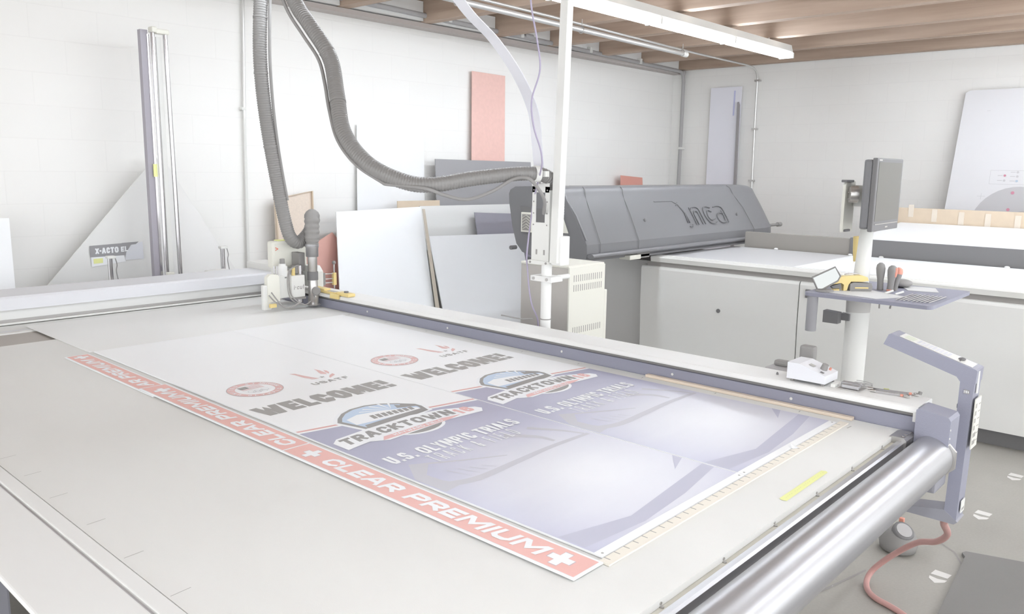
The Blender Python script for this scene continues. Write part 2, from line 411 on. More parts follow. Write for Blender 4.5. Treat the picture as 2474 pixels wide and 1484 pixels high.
# ------------------------------------------------------------------ fluorescent fixtures
TUBEM = emis('lit_fluorescent_tube', (240, 247, 255), TUBE_POWER)
def fixture(x0, x1, y, label, n=3):
    t = thing('fluorescent_light', label, 'ceiling light', ((x0 + x1) / 2, y, 2.78), 'fluorescent ceiling lights')
    G().prism([(y - .062, 2.80), (y - .045, 2.86), (y + .045, 2.86), (y + .062, 2.80), (y + .062, 2.785), (y - .062, 2.785)], 'x', x0, x1).build('housing', OFFW, t)
    L = (x1 - x0) / n
    for i in range(n):
        for s in (-1, 1):
            G().cyl((x0 + i * L + .03, y + s * .055, 2.762), (x0 + (i + 1) * L - .03, y + s * .055, 2.762), .017, n=10).build('tube_lamp', TUBEM, t)
        G().box(x0 + i * L - .012, x0 + i * L + .012, y - .07, y + .07, 2.74, 2.79).build('lamp_holder', OFFW, t)
    G().box(x1 - .012, x1 + .012, y - .07, y + .07, 2.74, 2.79).build('lamp_holder', OFFW, t)
    for x in (x0 + .4, x1 - .4):
        G().cyl((x, y, 2.86), (x, y, 2.886), .006, n=8).build('hanger', STEEL, t)
    return t
fixture(1.9, 7.74, 3.5, 'long row of lit white fluorescent tubes under the wooden joists, above the printer', 5)
for (a, b, y) in ((3.9, 8.6, .5), (3.9, 8.6, -1.3), (-1.8, 2.4, -.2)):  # rows out of view, added as fill light for table and printer
    t = fixture(a, b, y, 'added unseen row of lit fluorescent tubes hanging nearer the front of the workshop, at x %.1f y %.1f' % (a, y), 3)
    t['label'] = {(3.9, -1.3): 'added fill-light row of fluorescent tubes hanging in front of the near end of the printer',
                  (3.9, .5): 'added fill-light row of fluorescent tubes hanging over the near end of the printer bed',
                  (-1.8, -.2): 'added fill-light row of fluorescent tubes hanging farthest behind the cutting table'}[(a, y)]

# ------------------------------------------------------------------ overhead pipes
g = G().cyl((2.6, 4.2, 2.80), (7.3, 4.35, 2.80), .021, n=16)
g2 = G().cyl((7.25, 4.35, 2.80), (7.33, 4.352, 2.80), .027, n=16)
t = thing('ceiling_pipe', 'thick pale grey pipe running just under the joists, beside the thin conduit', 'pipe', (5, 4.3, 2.8))
g.build('pipe', GALV, t); g2.build('end_cap', OFFW, t)
for x in (4.1, 5.55, 7.2):
    G().tube([(x, 4.27 + .015 * (x - 4), 2.885), (x, 4.27 + .015 * (x - 4), 2.83)], .004, 8).build('hanger_rod', STEEL, t)
    G().tube([(x, 4.25 + .016 * (x - 2.6) + .027 * math.cos(a), 2.80 + .027 * math.sin(a)) for a in [k * math.pi / 8 for k in range(17)]], .005, 6).build('pipe_strap', STEEL, t)
t = thing('electrical_conduit', 'thin metal conduit under the joists that bends down the right wall', 'conduit', (9.1, 4.45, 1.2))
p = [(2.6, 4.28, 2.865), (5, 4.33, 2.862), (7.4, 4.44, 2.86), (8.5, 4.45, 2.858), (8.86, 4.45, 2.855), (9.02, 4.45, 2.83), (9.09, 4.45, 2.76), (9.105, 4.45, 2.66), (9.11, 4.45, 2.2), (9.12, 4.44, 1.2)]
G().tube(catmull(p, 6), .011, 10).build('conduit_pipe', GALV, t)
for z in (1.55, 2.15, 2.7): G().box(9.09, 9.149, 4.42, 4.48, z, z + .02).build('pipe_clip', STEEL, t)
t = thing('wall_pipe', 'dark grey pipe along the top of the back wall that turns down in the corner', 'pipe', (9.08, 5.42, 1.0))
p = [(1.0, 5.42, 2.955), (4, 5.42, 2.945), (8.9, 5.42, 2.87), (9.02, 5.42, 2.865), (9.075, 5.42, 2.83), (9.09, 5.42, 2.75), (9.09, 5.42, 2.0), (9.09, 5.43, .2)]
G().tube([Vector(q) for q in p], .022, 12).build('pipe_run', PIPEG, t)
G().sph((9.07, 5.42, 2.855), .034).build('elbow', PIPEG, t)
for x, z in ((5.1, 2.942), (6.05, 2.93), (7.15, 2.91), (8.1, 2.893)):
    G().box(x - .02, x + .02, 5.39, 5.47, z - .028, z + .03, bev=.004).build('pipe_clip', OFFW, t)
G().cyl((6.1, 5.42, 2.926), (6.22, 5.42, 2.924), .029, n=12).build('coupling', PIPEG, t)
G().box(9.06, 9.149, 5.395, 5.445, 1.93, 1.955).build('pipe_clip', OFFW, t)
t = thing('conduit_drop', 'thin pale conduit running straight down the back wall behind the big hose', 'conduit', (3.19, 5.57, .3))
G().cyl((3.215, 5.575, 2.845), (3.19, 5.575, 2.0), .011, n=10).build('upper_pipe', GALV, t)
G().cyl((3.19, 5.575, 2.0), (3.16, 5.575, .1), .011, n=10).build('lower_pipe', OFFW, t)
G().box(3.165, 3.2, 5.56, 5.599, 2.055, 2.075).build('pipe_clip', OFFW, t)

# ================================================================== CUTTING TABLE
ct = thing('cutting_table', 'long flatbed cutting table with grey felt bed, white rails and an aluminium end tube', 'cutting table', (1.5, 2.6, 0))
g = G().box(.58, 2.535, .7015, 3.775, .885, .90, 0)
for (x, y) in ((.61, 2.315), (.615, 2.144), (.61, 1.955), (.614, 1.749), (.606, 1.542), (.603, 1.339), (.603, 1.13)):
    g.add([(x - .018, y, .9004), (x + .022, y + .004, .9004), (x + .022, y + .0055, .9004), (x - .018, y + .0015, .9004)], [(0, 1, 2, 3)], 1)
for k in range(9):
    y = 1.0 + k * .3
    g.add([(2.49, y, .9004), (2.505, y + .002, .9004), (2.505, y + .005, .9004), (2.49, y + .003, .9004)], [(0, 1, 2, 3)], 1)
g.add([(2.43, .825, .9004), (2.46, .823, .9004), (2.46, .826, .9004), (2.43, .828, .9004)], [(0, 1, 2, 3)], 1)
g.build('bed', [BEDM, INKB], ct)
G().box(.58, 2.535, 3.775, 4.06, .88, .892).build('recessed_band', BANDM, ct)  # recessed darker tan band across the bed
g = G().box(.58, 2.535, 4.06, 4.98, .88, .898, 0)
g.add([(.6, 4.11, .8985), (1.35, 4.10, .8985), (1.35, 4.104, .8985), (.6, 4.115, .8985)], [(0, 1, 2, 3)], 1)
g.build('far_bed', [BEDM, mat('blue_line_ink', (205, 210, 236), .5)], ct)
G().box(.545, .578, .69, 4.98, .87, .902, bev=.003).build('inner_left_rail', WHITE, ct)
G().box(.401, .538, .69, 4.98, .887, .9, bev=.004).build('outer_left_rail', WHITE, ct)
G().box(.535, .549, .69, 4.98, .86, .893).build('rail_gap', mat('rail_gap_shade', (214, 211, 213), .8), ct)  # filler strip toned for the shade between the two left rails
# frame and legs
G().box(.58, 2.53, 1.25, 4.9, .62, .86, bev=.01).build('under_frame', BLUED, ct)
for x in (.62, 2.36):
    for y in (1.5, 3.0, 4.7):
        lg = G().box(x, x + .14, y, y + .14, .03, .63, bev=.008).build('leg', BLUED, ct)
        G().cyl((x + .07, y + .07, .0), (x + .07, y + .07, .035), .06, .045).build('foot', BLACK, lg)
G().box(.70, 2.36, 1.53, 1.61, .3, .38).build('cross_member', BLUED, ct)
# right guard rail
rl = G().prism([(2.52, .967), (2.524, .978), (2.53, .981), (2.66, .981), (2.668, .976), (2.668, .962), (2.52, .962)], 'y', .66, 4.98).build('right_rail_top', WHITE, ct)
G().box(2.552, 2.66, .665, 4.98, .9445, .9625).build('rail_recess', HOLE, ct)
g = G().box(2.538, 2.662, .665, 4.98, .80, .945)
for y in (1.05, 1.5, 2.02, 2.7, 3.3): g.cyl((2.5385, y, .925), (2.536, y, .925), .005, n=8, m=1)
g.build('side_panel', [BLUE, OFFW], ct)
G().box(2.56, 2.655, 1.3, 4.98, .45, .80).build('cable_tray', BLUED, ct)
G().box(2.523, 2.534, .663, .672, .935, .967).build('rail_end_bracket', WHITE, ct)
G().box(2.44, 2.505, .725, .75, .872, .884).build('corner_bracket', BLUE, ct)
# near end : ledge, aluminium strip, dark gap, tube
g = G().box(.42, 2.53, .692, .722, .868, .884, 0)
for k in range(9):
    x = 2.36 - k * .235
    g.cyl((x, .6985, .884), (x, .6985, .8865), .0045, n=8, m=1); g.cyl((x, .7025, .8915), (x, .700, .8915), .0035, n=8, m=1)
g.build('edge_ledge', [TAN, STEEL], ct)
g = G().prism([(.690, .872), (.690, .886), (.686, .891), (.672, .893), (.667, .888), (.667, .86), (.690, .86)], 'x', .42, 2.47).build('edge_profile', ALU, ct)
G().box(.42, 2.47, .655, .668, .83, .868).build('dark_channel', HOLE, ct)
g = G()
prof = []
for i in range(36):
    a = 2 * math.pi * i / 36
    r = .0565 + .0035 * math.cos(2 * (a - R(60))) + .0012 * math.cos(4 * (a - R(60)))
    prof.append((.606 + r * math.cos(a), .848 + r * math.sin(a)))
g.prism(prof, 'x', .42, 2.515, sm=True)
G2 = g.build('end_tube', ALU, ct)
pp = [(.606 + .066 * math.cos(R(22.5 + 45 * k)), .846 + .066 * math.sin(R(22.5 + 45 * k))) for k in range(8)]
G().prism(pp, 'x', 2.516, 2.526).build('tube_end_plate', STEEL, ct)
g = G().prism([(.66, .86), (.715, .86), (.715, .898), (.70, .904), (.668, .904), (.66, .895)], 'x', 2.44, 2.52)
for x in (2.452, 2.475): g.cyl((x, .672, .905), (x, .672, .909), .006, n=10, m=1)
g.build('tube_bracket', [STEEL, CHROME], ct)
# blue end block of the rail
g = G().prism([(.567, .80), (.565, .962), (.572, .972), (.652, .983), (.659, .978), (.659, .80)], 'x', 2.505, 2.60)
for z in (.89, .91, .935): g.cyl((2.511, .567, z), (2.511, .564, z), .003, n=8, m=1)
g.build('end_block', [BLUE, OFFW], ct)
G().box(2.60, 2.72, .61, .66, .70, .945, bev=.008).build('mount_box', BLUED, ct)

# ------------------------------------------------------------------ gantry beam
gt = thing('gantry_beam', 'white box-section gantry beam spanning the far end of the cutting table', 'gantry beam', (1.5, 4.35, .9))
G().prism([(4.225, .982), (4.222, 1.028), (4.232, 1.038), (4.47, 1.042), (4.48, 1.03), (4.48, .975), (4.225, .975)], 'x', .25, 2.60).build('beam', mat('pale_blue_grey_enamel', (228, 229, 233), .4), gt)
G().box(.25, 2.60, 4.262, 4.46, .925, .976).build('lower_beam', WHITE, gt)
G().box(.25, 2.52, 4.268, 4.45, .9, .9255).build('seal_slot', mat('slot_grey', (198, 195, 193), .6), gt)
G().box(.25, 2.52, 4.245, 4.262, .903, .912).build('guide_strip', OFFW, gt)
G().box(2.56, 2.70, 4.18, 4.52, .982, 1.08, bev=.012).build('end_foot', OFFW, gt)

# ------------------------------------------------------------------ tool carriage
tc = thing('tool_carriage', 'cutting head carriage with motors, cables and steel tube at the right end of the gantry', 'cutting head', (2.45, 3.9, .905))
G().box(2.428, 2.64, 3.98, 4.04, 1.10, 1.245, bev=.012).build('housing_box', CREAM, tc)
g = G().text('>', (2.442, 3.9785, 1.195), (.018, 0, 0), (0, 0, .02), 0, .03); g.build('direction_mark', mat('red_mark', (232, 140, 120), .5), tc)
G().box(2.46, 2.62, 4.0, 4.06, .93, 1.12, bev=.006).build('carriage_plate', OFFW, tc)
G().box(2.47, 2.53, 3.99, 4.035, 1.245, 1.250).build('yellow_tape', YTAPE, tc)
G().prism([(2.315, .945), (2.315, 1.075), (2.335, 1.09), (2.378, 1.085), (2.385, 1.07), (2.385, .945)], 'y', 3.855, 3.885).build('side_cover', CREAM, tc)
G().box(2.292, 2.338, 3.86, 3.885, .905, 1.035, bev=.006).build('sensor_bracket', GREYM, tc)
G().box(2.385, 2.47, 3.87, 3.97, .955, 1.075, bev=.006).build('drive_block', OFFW, tc)
ib = G().box(2.45, 2.532, 3.845, 3.93, .955, 1.072, bev=.004).build('tool_box', OFFW, tc)
G().stext('i-cut', (2.463, 3.8445, .998), (.062, 0, 0), (0, 0, .026), 0, .15, .16, .1).build('lettering', HOLE, ib)
G().box(2.458, 2.535, 3.842, 3.87, .944, .955).build('sole_bracket', BLACK, ib)
mg = G().lathe([(.028, 0), (.03, .004), (.03, .05), (.026, .055), (.026, .075), (.018, .08), (.018, .09)], (2.432, 3.90, 1.045)).build('motor', WHITE, tc)
G().cyl((2.432, 3.90, 1.134), (2.432, 3.90, 1.16), .013, n=14).build('motor_cap', BLACK, mg)
G().cyl((2.432, 3.90, 1.06), (2.432, 3.90, 1.067), .031, n=20).build('motor_band', BLACK, mg)
# suction tube
st = G().lathe([(.034, .0), (.034, .005), (.028, .006), (.028, .045), (.025, .048), (.025, .2), (.0255, .201), (.0255, .27)], (2.585, 3.85, .905)).build('suction_tube', STEEL, tc)
G().lathe([(.0285, 0), (.0285, .045)], (2.585, 3.85, 1.04)).build('dark_sleeve', CHARD, st)
G().lathe([(.024, -.05), (.024, 0), (.033, .001), (.033, .05), (.036, .052), (.036, .068)], (2.585, 3.85, 1.165)).build('hose_collar', ALU, st)
G().cyl((2.585, 3.85, .888 + .016), (2.585, 3.85, .908), .038, n=20).build('brush_foot', BLACK, st)
G().lathe([(.021, 0), (.023, .003), (.023, .016), (.018, .02)], (2.575, 3.812, .985), (-.3, -1, 0)).build('clamp_knob', BLACK, st)
G().cyl((2.53, 3.89, .92), (2.53, 3.89, 1.12), .015, n=14).build('guide_rod', CHROME, tc)
G().cyl((2.365, 3.87, 1.03), (2.365, 3.87, 1.13), .004, n=8).build('thin_rod', CHROME, tc)
G().cyl((2.375, 3.86, 1.03), (2.375, 3.86, 1.13), .004, n=8).build('thin_rod', CHROME, tc)
G().box(2.535, 2.572, 3.9, 3.97, 1.085, 1.185, bev=.003).build('black_valve', BLACK, tc)
G().cyl((2.478, 3.87, 1.07), (2.474, 3.86, 1.115), .01, .008, n=10).build('yellow_plug', YEL, tc)
G().box(2.50, 2.55, 3.885, 3.93, 1.075, 1.12, bev=.004).build('cable_clamp', BLACK, tc)
cbs = [[(2.455, 3.84, 1.118), (2.425, 3.83, 1.10), (2.41, 3.82, 1.04), (2.42, 3.82, .97), (2.45, 3.81, .935), (2.50, 3.80, .92), (2.535, 3.8, .935)],
       [(2.47, 3.84, 1.122), (2.435, 3.83, 1.105), (2.42, 3.82, 1.05), (2.43, 3.82, .98), (2.455, 3.8, .94), (2.485, 3.79, .925)],
       [(2.32, 3.83, 1.0), (2.345, 3.82, .96), (2.37, 3.80, .925), (2.41, 3.79, .915), (2.46, 3.79, .935)],
       [(2.31, 3.84, .985), (2.34, 3.82, .945), (2.38, 3.79, .918), (2.43, 3.79, .925), (2.47, 3.79, .945)],
       [(2.52, 3.88, 1.12), (2.50, 3.86, 1.125), (2.475, 3.85, 1.12)]]
for c in cbs: G().tube(catmull(c, 6), .0035, 6).build('cable', HOLE, tc)
G().box(2.315, 2.35, 3.83, 3.85, .918, .938, bev=.003).build('yellow_plug', YEL, tc)
# right hand sensor assembly
G().prism([(3.92, .985), (3.92, 1.07), (3.95, 1.10), (4.05, 1.10), (4.05, .985)], 'x', 2.64, 2.70).build('sensor_housing', OFFW, tc)
sb = G().box(2.70, 2.715, 3.92, 3.96, .99, 1.06, bev=.002).build('sensor_block', BLACK, tc)
for z in (1.0, 1.022, 1.05): G().cyl((2.715, 3.94, z), (2.775, 3.93, z), .003, n=8).build('arm_pin', STEEL, sb)
G().box(2.77, 2.79, 3.92, 3.94, .985, 1.055, bev=.003).build('yellow_slider', YEL, tc)
G().cyl((2.78, 3.93, .965), (2.78, 3.93, 1.105), .0042, n=8).build('vertical_rod', STEEL, tc)
G().sph((2.78, 3.93, 1.112), .0105).build('rod_knob', BLACK, tc)
G().tube(catmull([(2.63, 3.95, 1.15), (2.66, 3.93, 1.2), (2.67, 3.93, 1.17), (2.655, 3.94, 1.11)], 6), .004, 8).build('white_cable', WHITE, tc)

tc.location = (2.35, 3.752, .918)
# ------------------------------------------------------------------ hoses
hp = [(2.62, 3.85, 1.22), (2.655, 3.87, 1.30), (2.665, 3.87, 1.345), (2.625, 3.86, 1.36), (2.60, 3.84, 1.315), (2.585, 3.83, 1.25)]
A = [(2.775, 2.25, 1.46), (2.770, 2.25, 1.53), (2.745, 2.25, 1.595), (2.70, 2.26, 1.63), (2.64, 2.28, 1.640), (2.55, 2.33, 1.636), (2.40, 2.42, 1.615), (2.27, 2.50, 1.59), (2.20, 2.60, 1.60), (2.13, 2.75, 1.67), (2.12, 2.9, 1.80), (2.16, 3.0, 1.97), (2.20, 3.1, 2.13),
     (2.18, 3.22, 2.28), (2.17, 3.3, 2.37), (2.15, 3.4, 2.55), (2.2, 3.6, 2.72), (2.32, 3.82, 2.72), (2.30, 3.78, 2.60), (2.29, 3.80, 2.47), (2.275, 3.80, 2.172), (2.30, 3.80, 1.866), (2.359, 3.80, 1.508), (2.378, 3.78, 1.356), (2.400, 3.77, 1.279), (2.445, 3.77, 1.252), (2.492, 3.765, 1.285), (2.522, 3.755, 1.335), (2.522, 3.745, 1.375), (2.505, 3.725, 1.395), (2.490, 3.705, 1.375), (2.486, 3.70, 1.31), (2.485, 3.70, 1.235)]
path = resample(catmull(A, 14), .004)
hz = thing('vacuum_hose', 'thick black ribbed vacuum hose looping overhead from the column to the cutting head', 'hose', (2.4, 3.0, 1.2))
tot = len(path)
def rfh(L, i):
    base = .0265 + .006 * min(1, i / (tot * .25))
    return base + (.0022 if (i % 3) else -.0006)
G().tube(path, .03, 16, rf=rfh).build('ribbed_hose', HOSE, hz)
wrap = path[int(tot * .965):]
wrap = path[-56:-6]
G().tube(wrap, .037, 14, rf=lambda L, i: .0385 + .002 * math.sin(i * .9)).build('wrapped_elbow', BLACK, hz)
i0 = int(tot * .03)
def near(p): return min(range(tot), key=lambda i: (path[i] - Vector(p)).length)
k = near((2.655, 2.275, 1.640))
a, b = path[k], path[k + 6]; d = (b - a).normalized()
cr = G(); cr.tube([a - d * .012, a + d * .012], .033, 20, rf=lambda L, i: .0345)
cr.box(a.x + .005, a.x + .03, a.y - .045, a.y - .03, a.z - .012, a.z + .012)
cr.build('hose_clamp', OFFW, hz)
for f in (.30, .36, .60, .66, .72, .8, .86):
    q = int(tot * f); d = (path[q + 1] - path[q]).normalized()
    G().tube([path[q] - d * .004, path[q] + d * .004], .035, 16, rf=lambda L, i: .0358).build('cable_tie', BLACK, hz)
ca = []
for i in range(near((2.17, 2.66, 1.63)), near((2.378, 3.78, 1.356)), 12):
    p = path[i]; tt = (path[i + 1] - path[i]).normalized()
    side = tt.cross(FW).normalized()
    s = 1 if True else -1
    off = side * (.043 + .007 * math.sin(i * .018))
    ca.append(p + off)
G().tube(catmull([ca[j] for j in range(0, len(ca), 3)], 6), .0075, 8).build('side_cable', BLACK, hz)
cb = [tuple(ca[0]), (2.219, 2.50, 1.576), (2.296, 2.46, 1.548), (2.388, 2.42, 1.531), (2.474, 2.36, 1.566), (2.535, 2.30, 1.616), (2.56, 2.24, 1.621), (2.595, 2.215, 1.581), (2.64, 2.215, 1.529), (2.69, 2.26, 1.47)]
G().tube(catmull(cb, 8), .0075, 8).build('side_cable', BLACK, hz)

# ------------------------------------------------------------------ hose column
cp = thing('hose_support_column', 'white steel column behind the table rail carrying the hose bracket', 'support column', (2.73, 2.27, 0))
G().cyl((2.73, 2.27, 0), (2.73, 2.27, 1.27), .0235, n=24).build('pole', WHITE, cp)
G().cyl((2.73, 2.27, 1.0), (2.73, 2.27, 1.005), .0242, n=24).build('pole_band', HOLE, cp)
G().cyl((2.73, 2.27, 0), (2.73, 2.27, .012), .08, n=24).build('base_plate', WHITE, cp)
ck = G().box(2.69, 2.77, 2.21, 2.33, 1.173, 1.197, bev=.003)
ck.cyl((2.77, 2.25, 1.185), (2.86, 2.25, 1.185), .011, n=12)
ck.build('pole_clamp', WHITE, cp)
for y in (2.235, 2.31): G().cyl((2.690, y, 1.185), (2.686, y, 1.185), .007, n=10).build('clamp_bolt', STEEL, cp)
g = G()
# perforated channel bracket
for (y0, y1, z0, z1) in ((2.24, 2.335, 1.262, 1.43), (2.24, 2.262, 1.43, 1.585), (2.315, 2.335, 1.43, 1.585), (2.24, 2.335, 1.56, 1.60)):
    g.box(2.70, 2.704, y0, y1, z0, z1)
g.box(2.70, 2.735, 2.236, 2.24, 1.262, 1.57)
for z in (1.42, 1.47, 1.52, 1.57):
    for y in (2.25, 2.326): g.cyl((2.7, y, z), (2.6985, y, z), .0035, n=8, m=1)
for y in (2.262, 2.305): g.box(2.6985, 2.7, y - .004, y + .004, 1.29, 1.312, m=1)
g.box(2.688, 2.76, 2.225, 2.345, 1.248, 1.264)
for y in (2.24, 2.33): g.cyl((2.688, y, 1.256), (2.684, y, 1.256), .005, n=8, m=1)
g.build('bracket_plate', [OFFW, HOLE], cp)
g = G().tube([(2.70, 2.285, 1.60), (2.69, 2.29, 1.63)], .012, 10); g.build('clamp_neck', STEEL, cp)
G().box(2.705, 2.765, 2.172, 2.226, 1.25, 1.375, bev=.003).build('tube_socket', WHITE, cp)
G().tube([(2.705, 2.2, 1.26), (2.758, 2.2, 2.884)], .02, 4, flat=(.019, .019), up=(0, 1, 0)).build('square_tube', OFFW, cp)
sp = [(1.45, 2.2, 2.88), (1.8, 2.2, 2.55), (2.13, 2.2, 2.253), (2.31, 2.2, 2.14), (2.44, 2.2, 2.02), (2.535, 2.2, 1.89), (2.60, 2.21, 1.76), (2.635, 2.22, 1.66), (2.655, 2.22, 1.58)]
sp = [(1.75, 2.25, 2.88), (1.92, 2.24, 2.52), (2.15, 2.23, 2.262), (2.33, 2.22, 2.14), (2.47, 2.22, 2.02), (2.62, 2.27, 1.895), (2.695, 2.31, 1.765), (2.735, 2.33, 1.66), (2.755, 2.335, 1.60)]
tag(G().tube(catmull(sp, 8), .03, 4, flat=(.028, .0015), up=(0, 1, 0)).build('spring_strip', mat('cool_white_strip', (232, 232, 238), .4)), 'flat white flexible strip bowing up from the hose clamp to the joists', 'strip')
sp = [(2.46, 2.15, 2.88), (2.45, 2.15, 2.5), (2.455, 2.15, 2.3), (2.505, 2.16, 2.17), (2.53, 2.16, 2.05), (2.495, 2.17, 1.93), (2.52, 2.18, 1.83), (2.575, 2.19, 1.745), (2.60, 2.2, 1.70), (2.62, 2.22, 1.66), (2.715, 2.34, 1.52), (2.70, 2.36, 1.3), (2.688, 2.345, 1.22), (2.685, 2.33, 1.13), (2.70, 2.325, 1.06), (2.735, 2.32, .99), (2.74, 2.32, .9)]
tag(G().tube(catmull(sp, 8), .0035, 8).build('network_cable', CORDP), 'thin lilac cable dangling beside the white strip and down the column', 'cable')

# ------------------------------------------------------------------ signs on the bed
def sign(x0, label, far):
    g = G(); y0 = .867; z = .9055
    def q(u, v, k=1): return (x0 + u, y0 + .018 + v, z + .00012 * k)
    W = .607; H = far - y0
    g.box(x0, x0 + W, y0, far, .9012, z, 0)
    lo = lambda u: 1.044 - .19 * u      # lower limit of the white zone
    g.flat([q(0.001, .004), q(W - .001, .004), q(W - .001, lo(W)), q(.001, lo(0))], 1)
    g.flat([q(0.004, lo(0) + .012), q(W - .002, lo(W) + .012), q(W - .002, lo(W) + .024), q(.004, lo(0) + .024)], 3)
    # printed shadows of stadium structure
    def band(pts, w, m, k=2):
        P = catmull([Vector(q(*p, k)) for p in pts], 6); L = []; Rr = []
        for i, p in enumerate(P):
            t = (P[min(i + 1, len(P) - 1)] - P[max(i - 1, 0)]).normalized(); n = Vector((-t.y, t.x, 0))
            ww = w * (1 - .55 * i / len(P)); L.append(p + n * ww); Rr.append(p - n * ww)
        V = L + Rr; n = len(P)
        V = [(min(max(v[0], x0 + .004), x0 + W - .004), v[1], v[2]) for v in V]
        g.add(V, [(i, i + 1, n + i + 1, n + i) for i in range(n - 1)], m)
    g.flat([q(.06, .639, 2), q(.106, .613, 2), q(.045, .552, 2), q(.05, .498, 2), q(.07, .45, 2), q(.006, .44, 2), q(.006, .551, 2)], 5)
    band([(.03, .475), (.12, .447), (.27, .455), (.42, .465), (.59, .462)], .016, 5, 3)
    band([(.10, .61), (.19, .558), (.29, .506)], .006, 5, 3)
    band([(.40, .62), (.46, .55), (.47, .49)], .014, 5, 3)
    band([(.50, .62), (.55, .54), (.58, .47)], .01, 5, 3)
    for uu in (.10, .13, .16, .19): band([(uu, .54 - (uu - .1) * .4), (uu + .02, .47)], .0015, 5, 4)
    g.flat([q(.006, .10, 2), q(.20, .05, 2), q(.40, .075, 2), q(.603, .10, 2), q(.603, .065, 2), q(.4, .03, 2), q(.2, .012, 2), q(.006, .03, 2)], 11)
    g.flat([q(.516, .129, 3), q(.603, .19, 3), q(.603, .16, 3)], 11)
    # emblem with ring
    c = (x0 + .161, y0 + .018 + 1.555)
    g.ring(c, .066, .092, z + .0004, 4, 48)
    g.ring(c, .092, .0935, z + .0005, 7, 48)
    for i, ch in enumerate('UNITED STATES'):
        if ch == ' ': continue
        a = R(200 - i * 17); rr = .0715
        o = Vector((c[0] + rr * math.cos(a) , c[1] + rr * math.sin(a), z + .0006))
        t = Vector((math.sin(a), -math.cos(a), 0)); n = Vector((math.cos(a), math.sin(a), 0))
        g.stext(ch, o - t * .0055, t * .011, n * .014, 6, .22)
    for i, ch in enumerate('OLYMPIC TEAM'):
        if ch == ' ': continue
        a = R(228 + i * 15.5); rr = .0865
        o = Vector((c[0] + rr * math.cos(a), c[1] + rr * math.sin(a), z + .0006))
        t = Vector((-math.sin(a), math.cos(a), 0)); n = Vector((-math.cos(a), -math.sin(a), 0))
        g.stext(ch, o - t * .0055, t * .011, n * .014, 6, .22)
    # flag: canton and stripes
    fx, fy = c[0] - .042, c[1] + .002
    g.flat([(fx, fy + .02, z + .0004), (fx + .034, fy + .022, z + .0004), (fx + .034, fy + .05, z + .0004), (fx, fy + .046, z + .0004)], 2)
    for i in range(6):
        a0 = fx + (.036 if i > 2 else 0); yy = fy + .003 + i * .0085
        g.flat([(a0, yy, z + .0004), (fx + .082, yy + .003, z + .0004), (fx + .082, yy + .0065, z + .0004), (a0, yy + .0035, z + .0004)], 4)
    for i, (dx, dy) in enumerate(((-.036, -.022), (-.012, -.022), (.012, -.022), (-.024, -.034), (0, -.034))):
        g.ring((c[0] + dx + .012, c[1] + dy), .0122, .0140, z + .0006, 8, 24)
    # wings and star
    def P(l, k=3): return [q(u, v, k) for u, v in l]
    g.flat(P([(.355, 1.652), (.372, 1.640), (.378, 1.60), (.388, 1.555), (.398, 1.522), (.384, 1.528), (.372, 1.56), (.364, 1.61)]), 4)
    g.flat(P([(.361, 1.622), (.366, 1.60), (.372, 1.55), (.382, 1.522), (.372, 1.53), (.363, 1.57)]), 4)
    g.flat(P([(.461, 1.652), (.466, 1.62), (.462, 1.58), (.452, 1.555), (.438, 1.575), (.445, 1.60), (.455, 1.625)]), 4)
    g.flat(P([(.478, 1.615), (.482, 1.60), (.476, 1.575), (.462, 1.557), (.464, 1.58)]), 4)
    g.flat(P([(.474, 1.552), (.470, 1.53), (.452, 1.518), (.432, 1.505), (.434, 1.515), (.452, 1.538)]), 4)
    sc = (.416, 1.533); stp = []
    for i in range(10):
        r = .013 if i % 2 == 0 else .005; a = R(90 + 36 * i); stp.append((sc[0] + r * math.cos(a), sc[1] + r * math.sin(a)))
    g.add([q(sc[0], sc[1], 3)] + P(stp), [(0, 1 + i, 1 + (i + 1) % 10) for i in range(10)], 2)
    g.stext('USATF', q(.334, 1.456, 3), (.15, 0, 0), (0, .03, 0), 2, .22, .22)
    g.stext('WELCOME!', q(.022, 1.254, 3), (.513, 0, 0), (0, .102, 0), 2, .27, .07)
    # town logo : white outline, dark shield, blue sky, stadium
    sh = [(.136, 1.05), (.160, 1.083), (.198, 1.117), (.245, 1.138), (.302, 1.140), (.350, 1.122), (.392, 1.088), (.430, 1.040), (.432, 1.01), (.417, .960), (.30, .945), (.165, .930)]
    cx_, cy_ = .29, 1.03
    def grow(l, s): return [(cx_ + (u - cx_) * s, cy_ + (v - cy_) * s) for u, v in l]
    def fan(l, k, m): g.add([q(cx_, cy_, k)] + P(l, k), [(0, 1 + i, 1 + (i + 1) % len(l)) for i in range(len(l))], m)
    fan(grow(sh, 1.09), 2, 6); fan(sh, 3, 7); fan([(u, v) for u, v in grow(sh, .90)], 4, 9)
    g.flat([q(.165, .995, 5), q(.41, .975, 5), q(.41, 1.01, 5), q(.30, 1.06, 5), q(.225, 1.075, 5), q(.172, 1.055, 5)], 6)
    g.flat([q(.36, 1.045, 6), q(.375, 1.08, 6), q(.385, 1.062, 6), q(.398, 1.075, 6), q(.405, 1.055, 6), q(.415, 1.05, 6), q(.418, 1.02, 6)], 7)
    for i in range(9):
        a = R(10 + i * 19)
        g.flat([q(.34, 1.05, 4.5), q(.34 + .115 * math.cos(a), 1.05 + .072 * math.sin(a), 4.5), q(.34 + .115 * math.cos(a + .09), 1.05 + .072 * math.sin(a + .09), 4.5)], 6) if .34 + .115 * math.cos(a) < .41 else None
    for i in range(8):
        u = .238 + i * .020
        g.flat([q(u, 1.005 - i * .001, 7), q(u + .015, 1.004 - i * .001, 7), q(u + .022, 1.04 - i * .002, 7), q(u + .007, 1.041 - i * .002, 7)], 7)
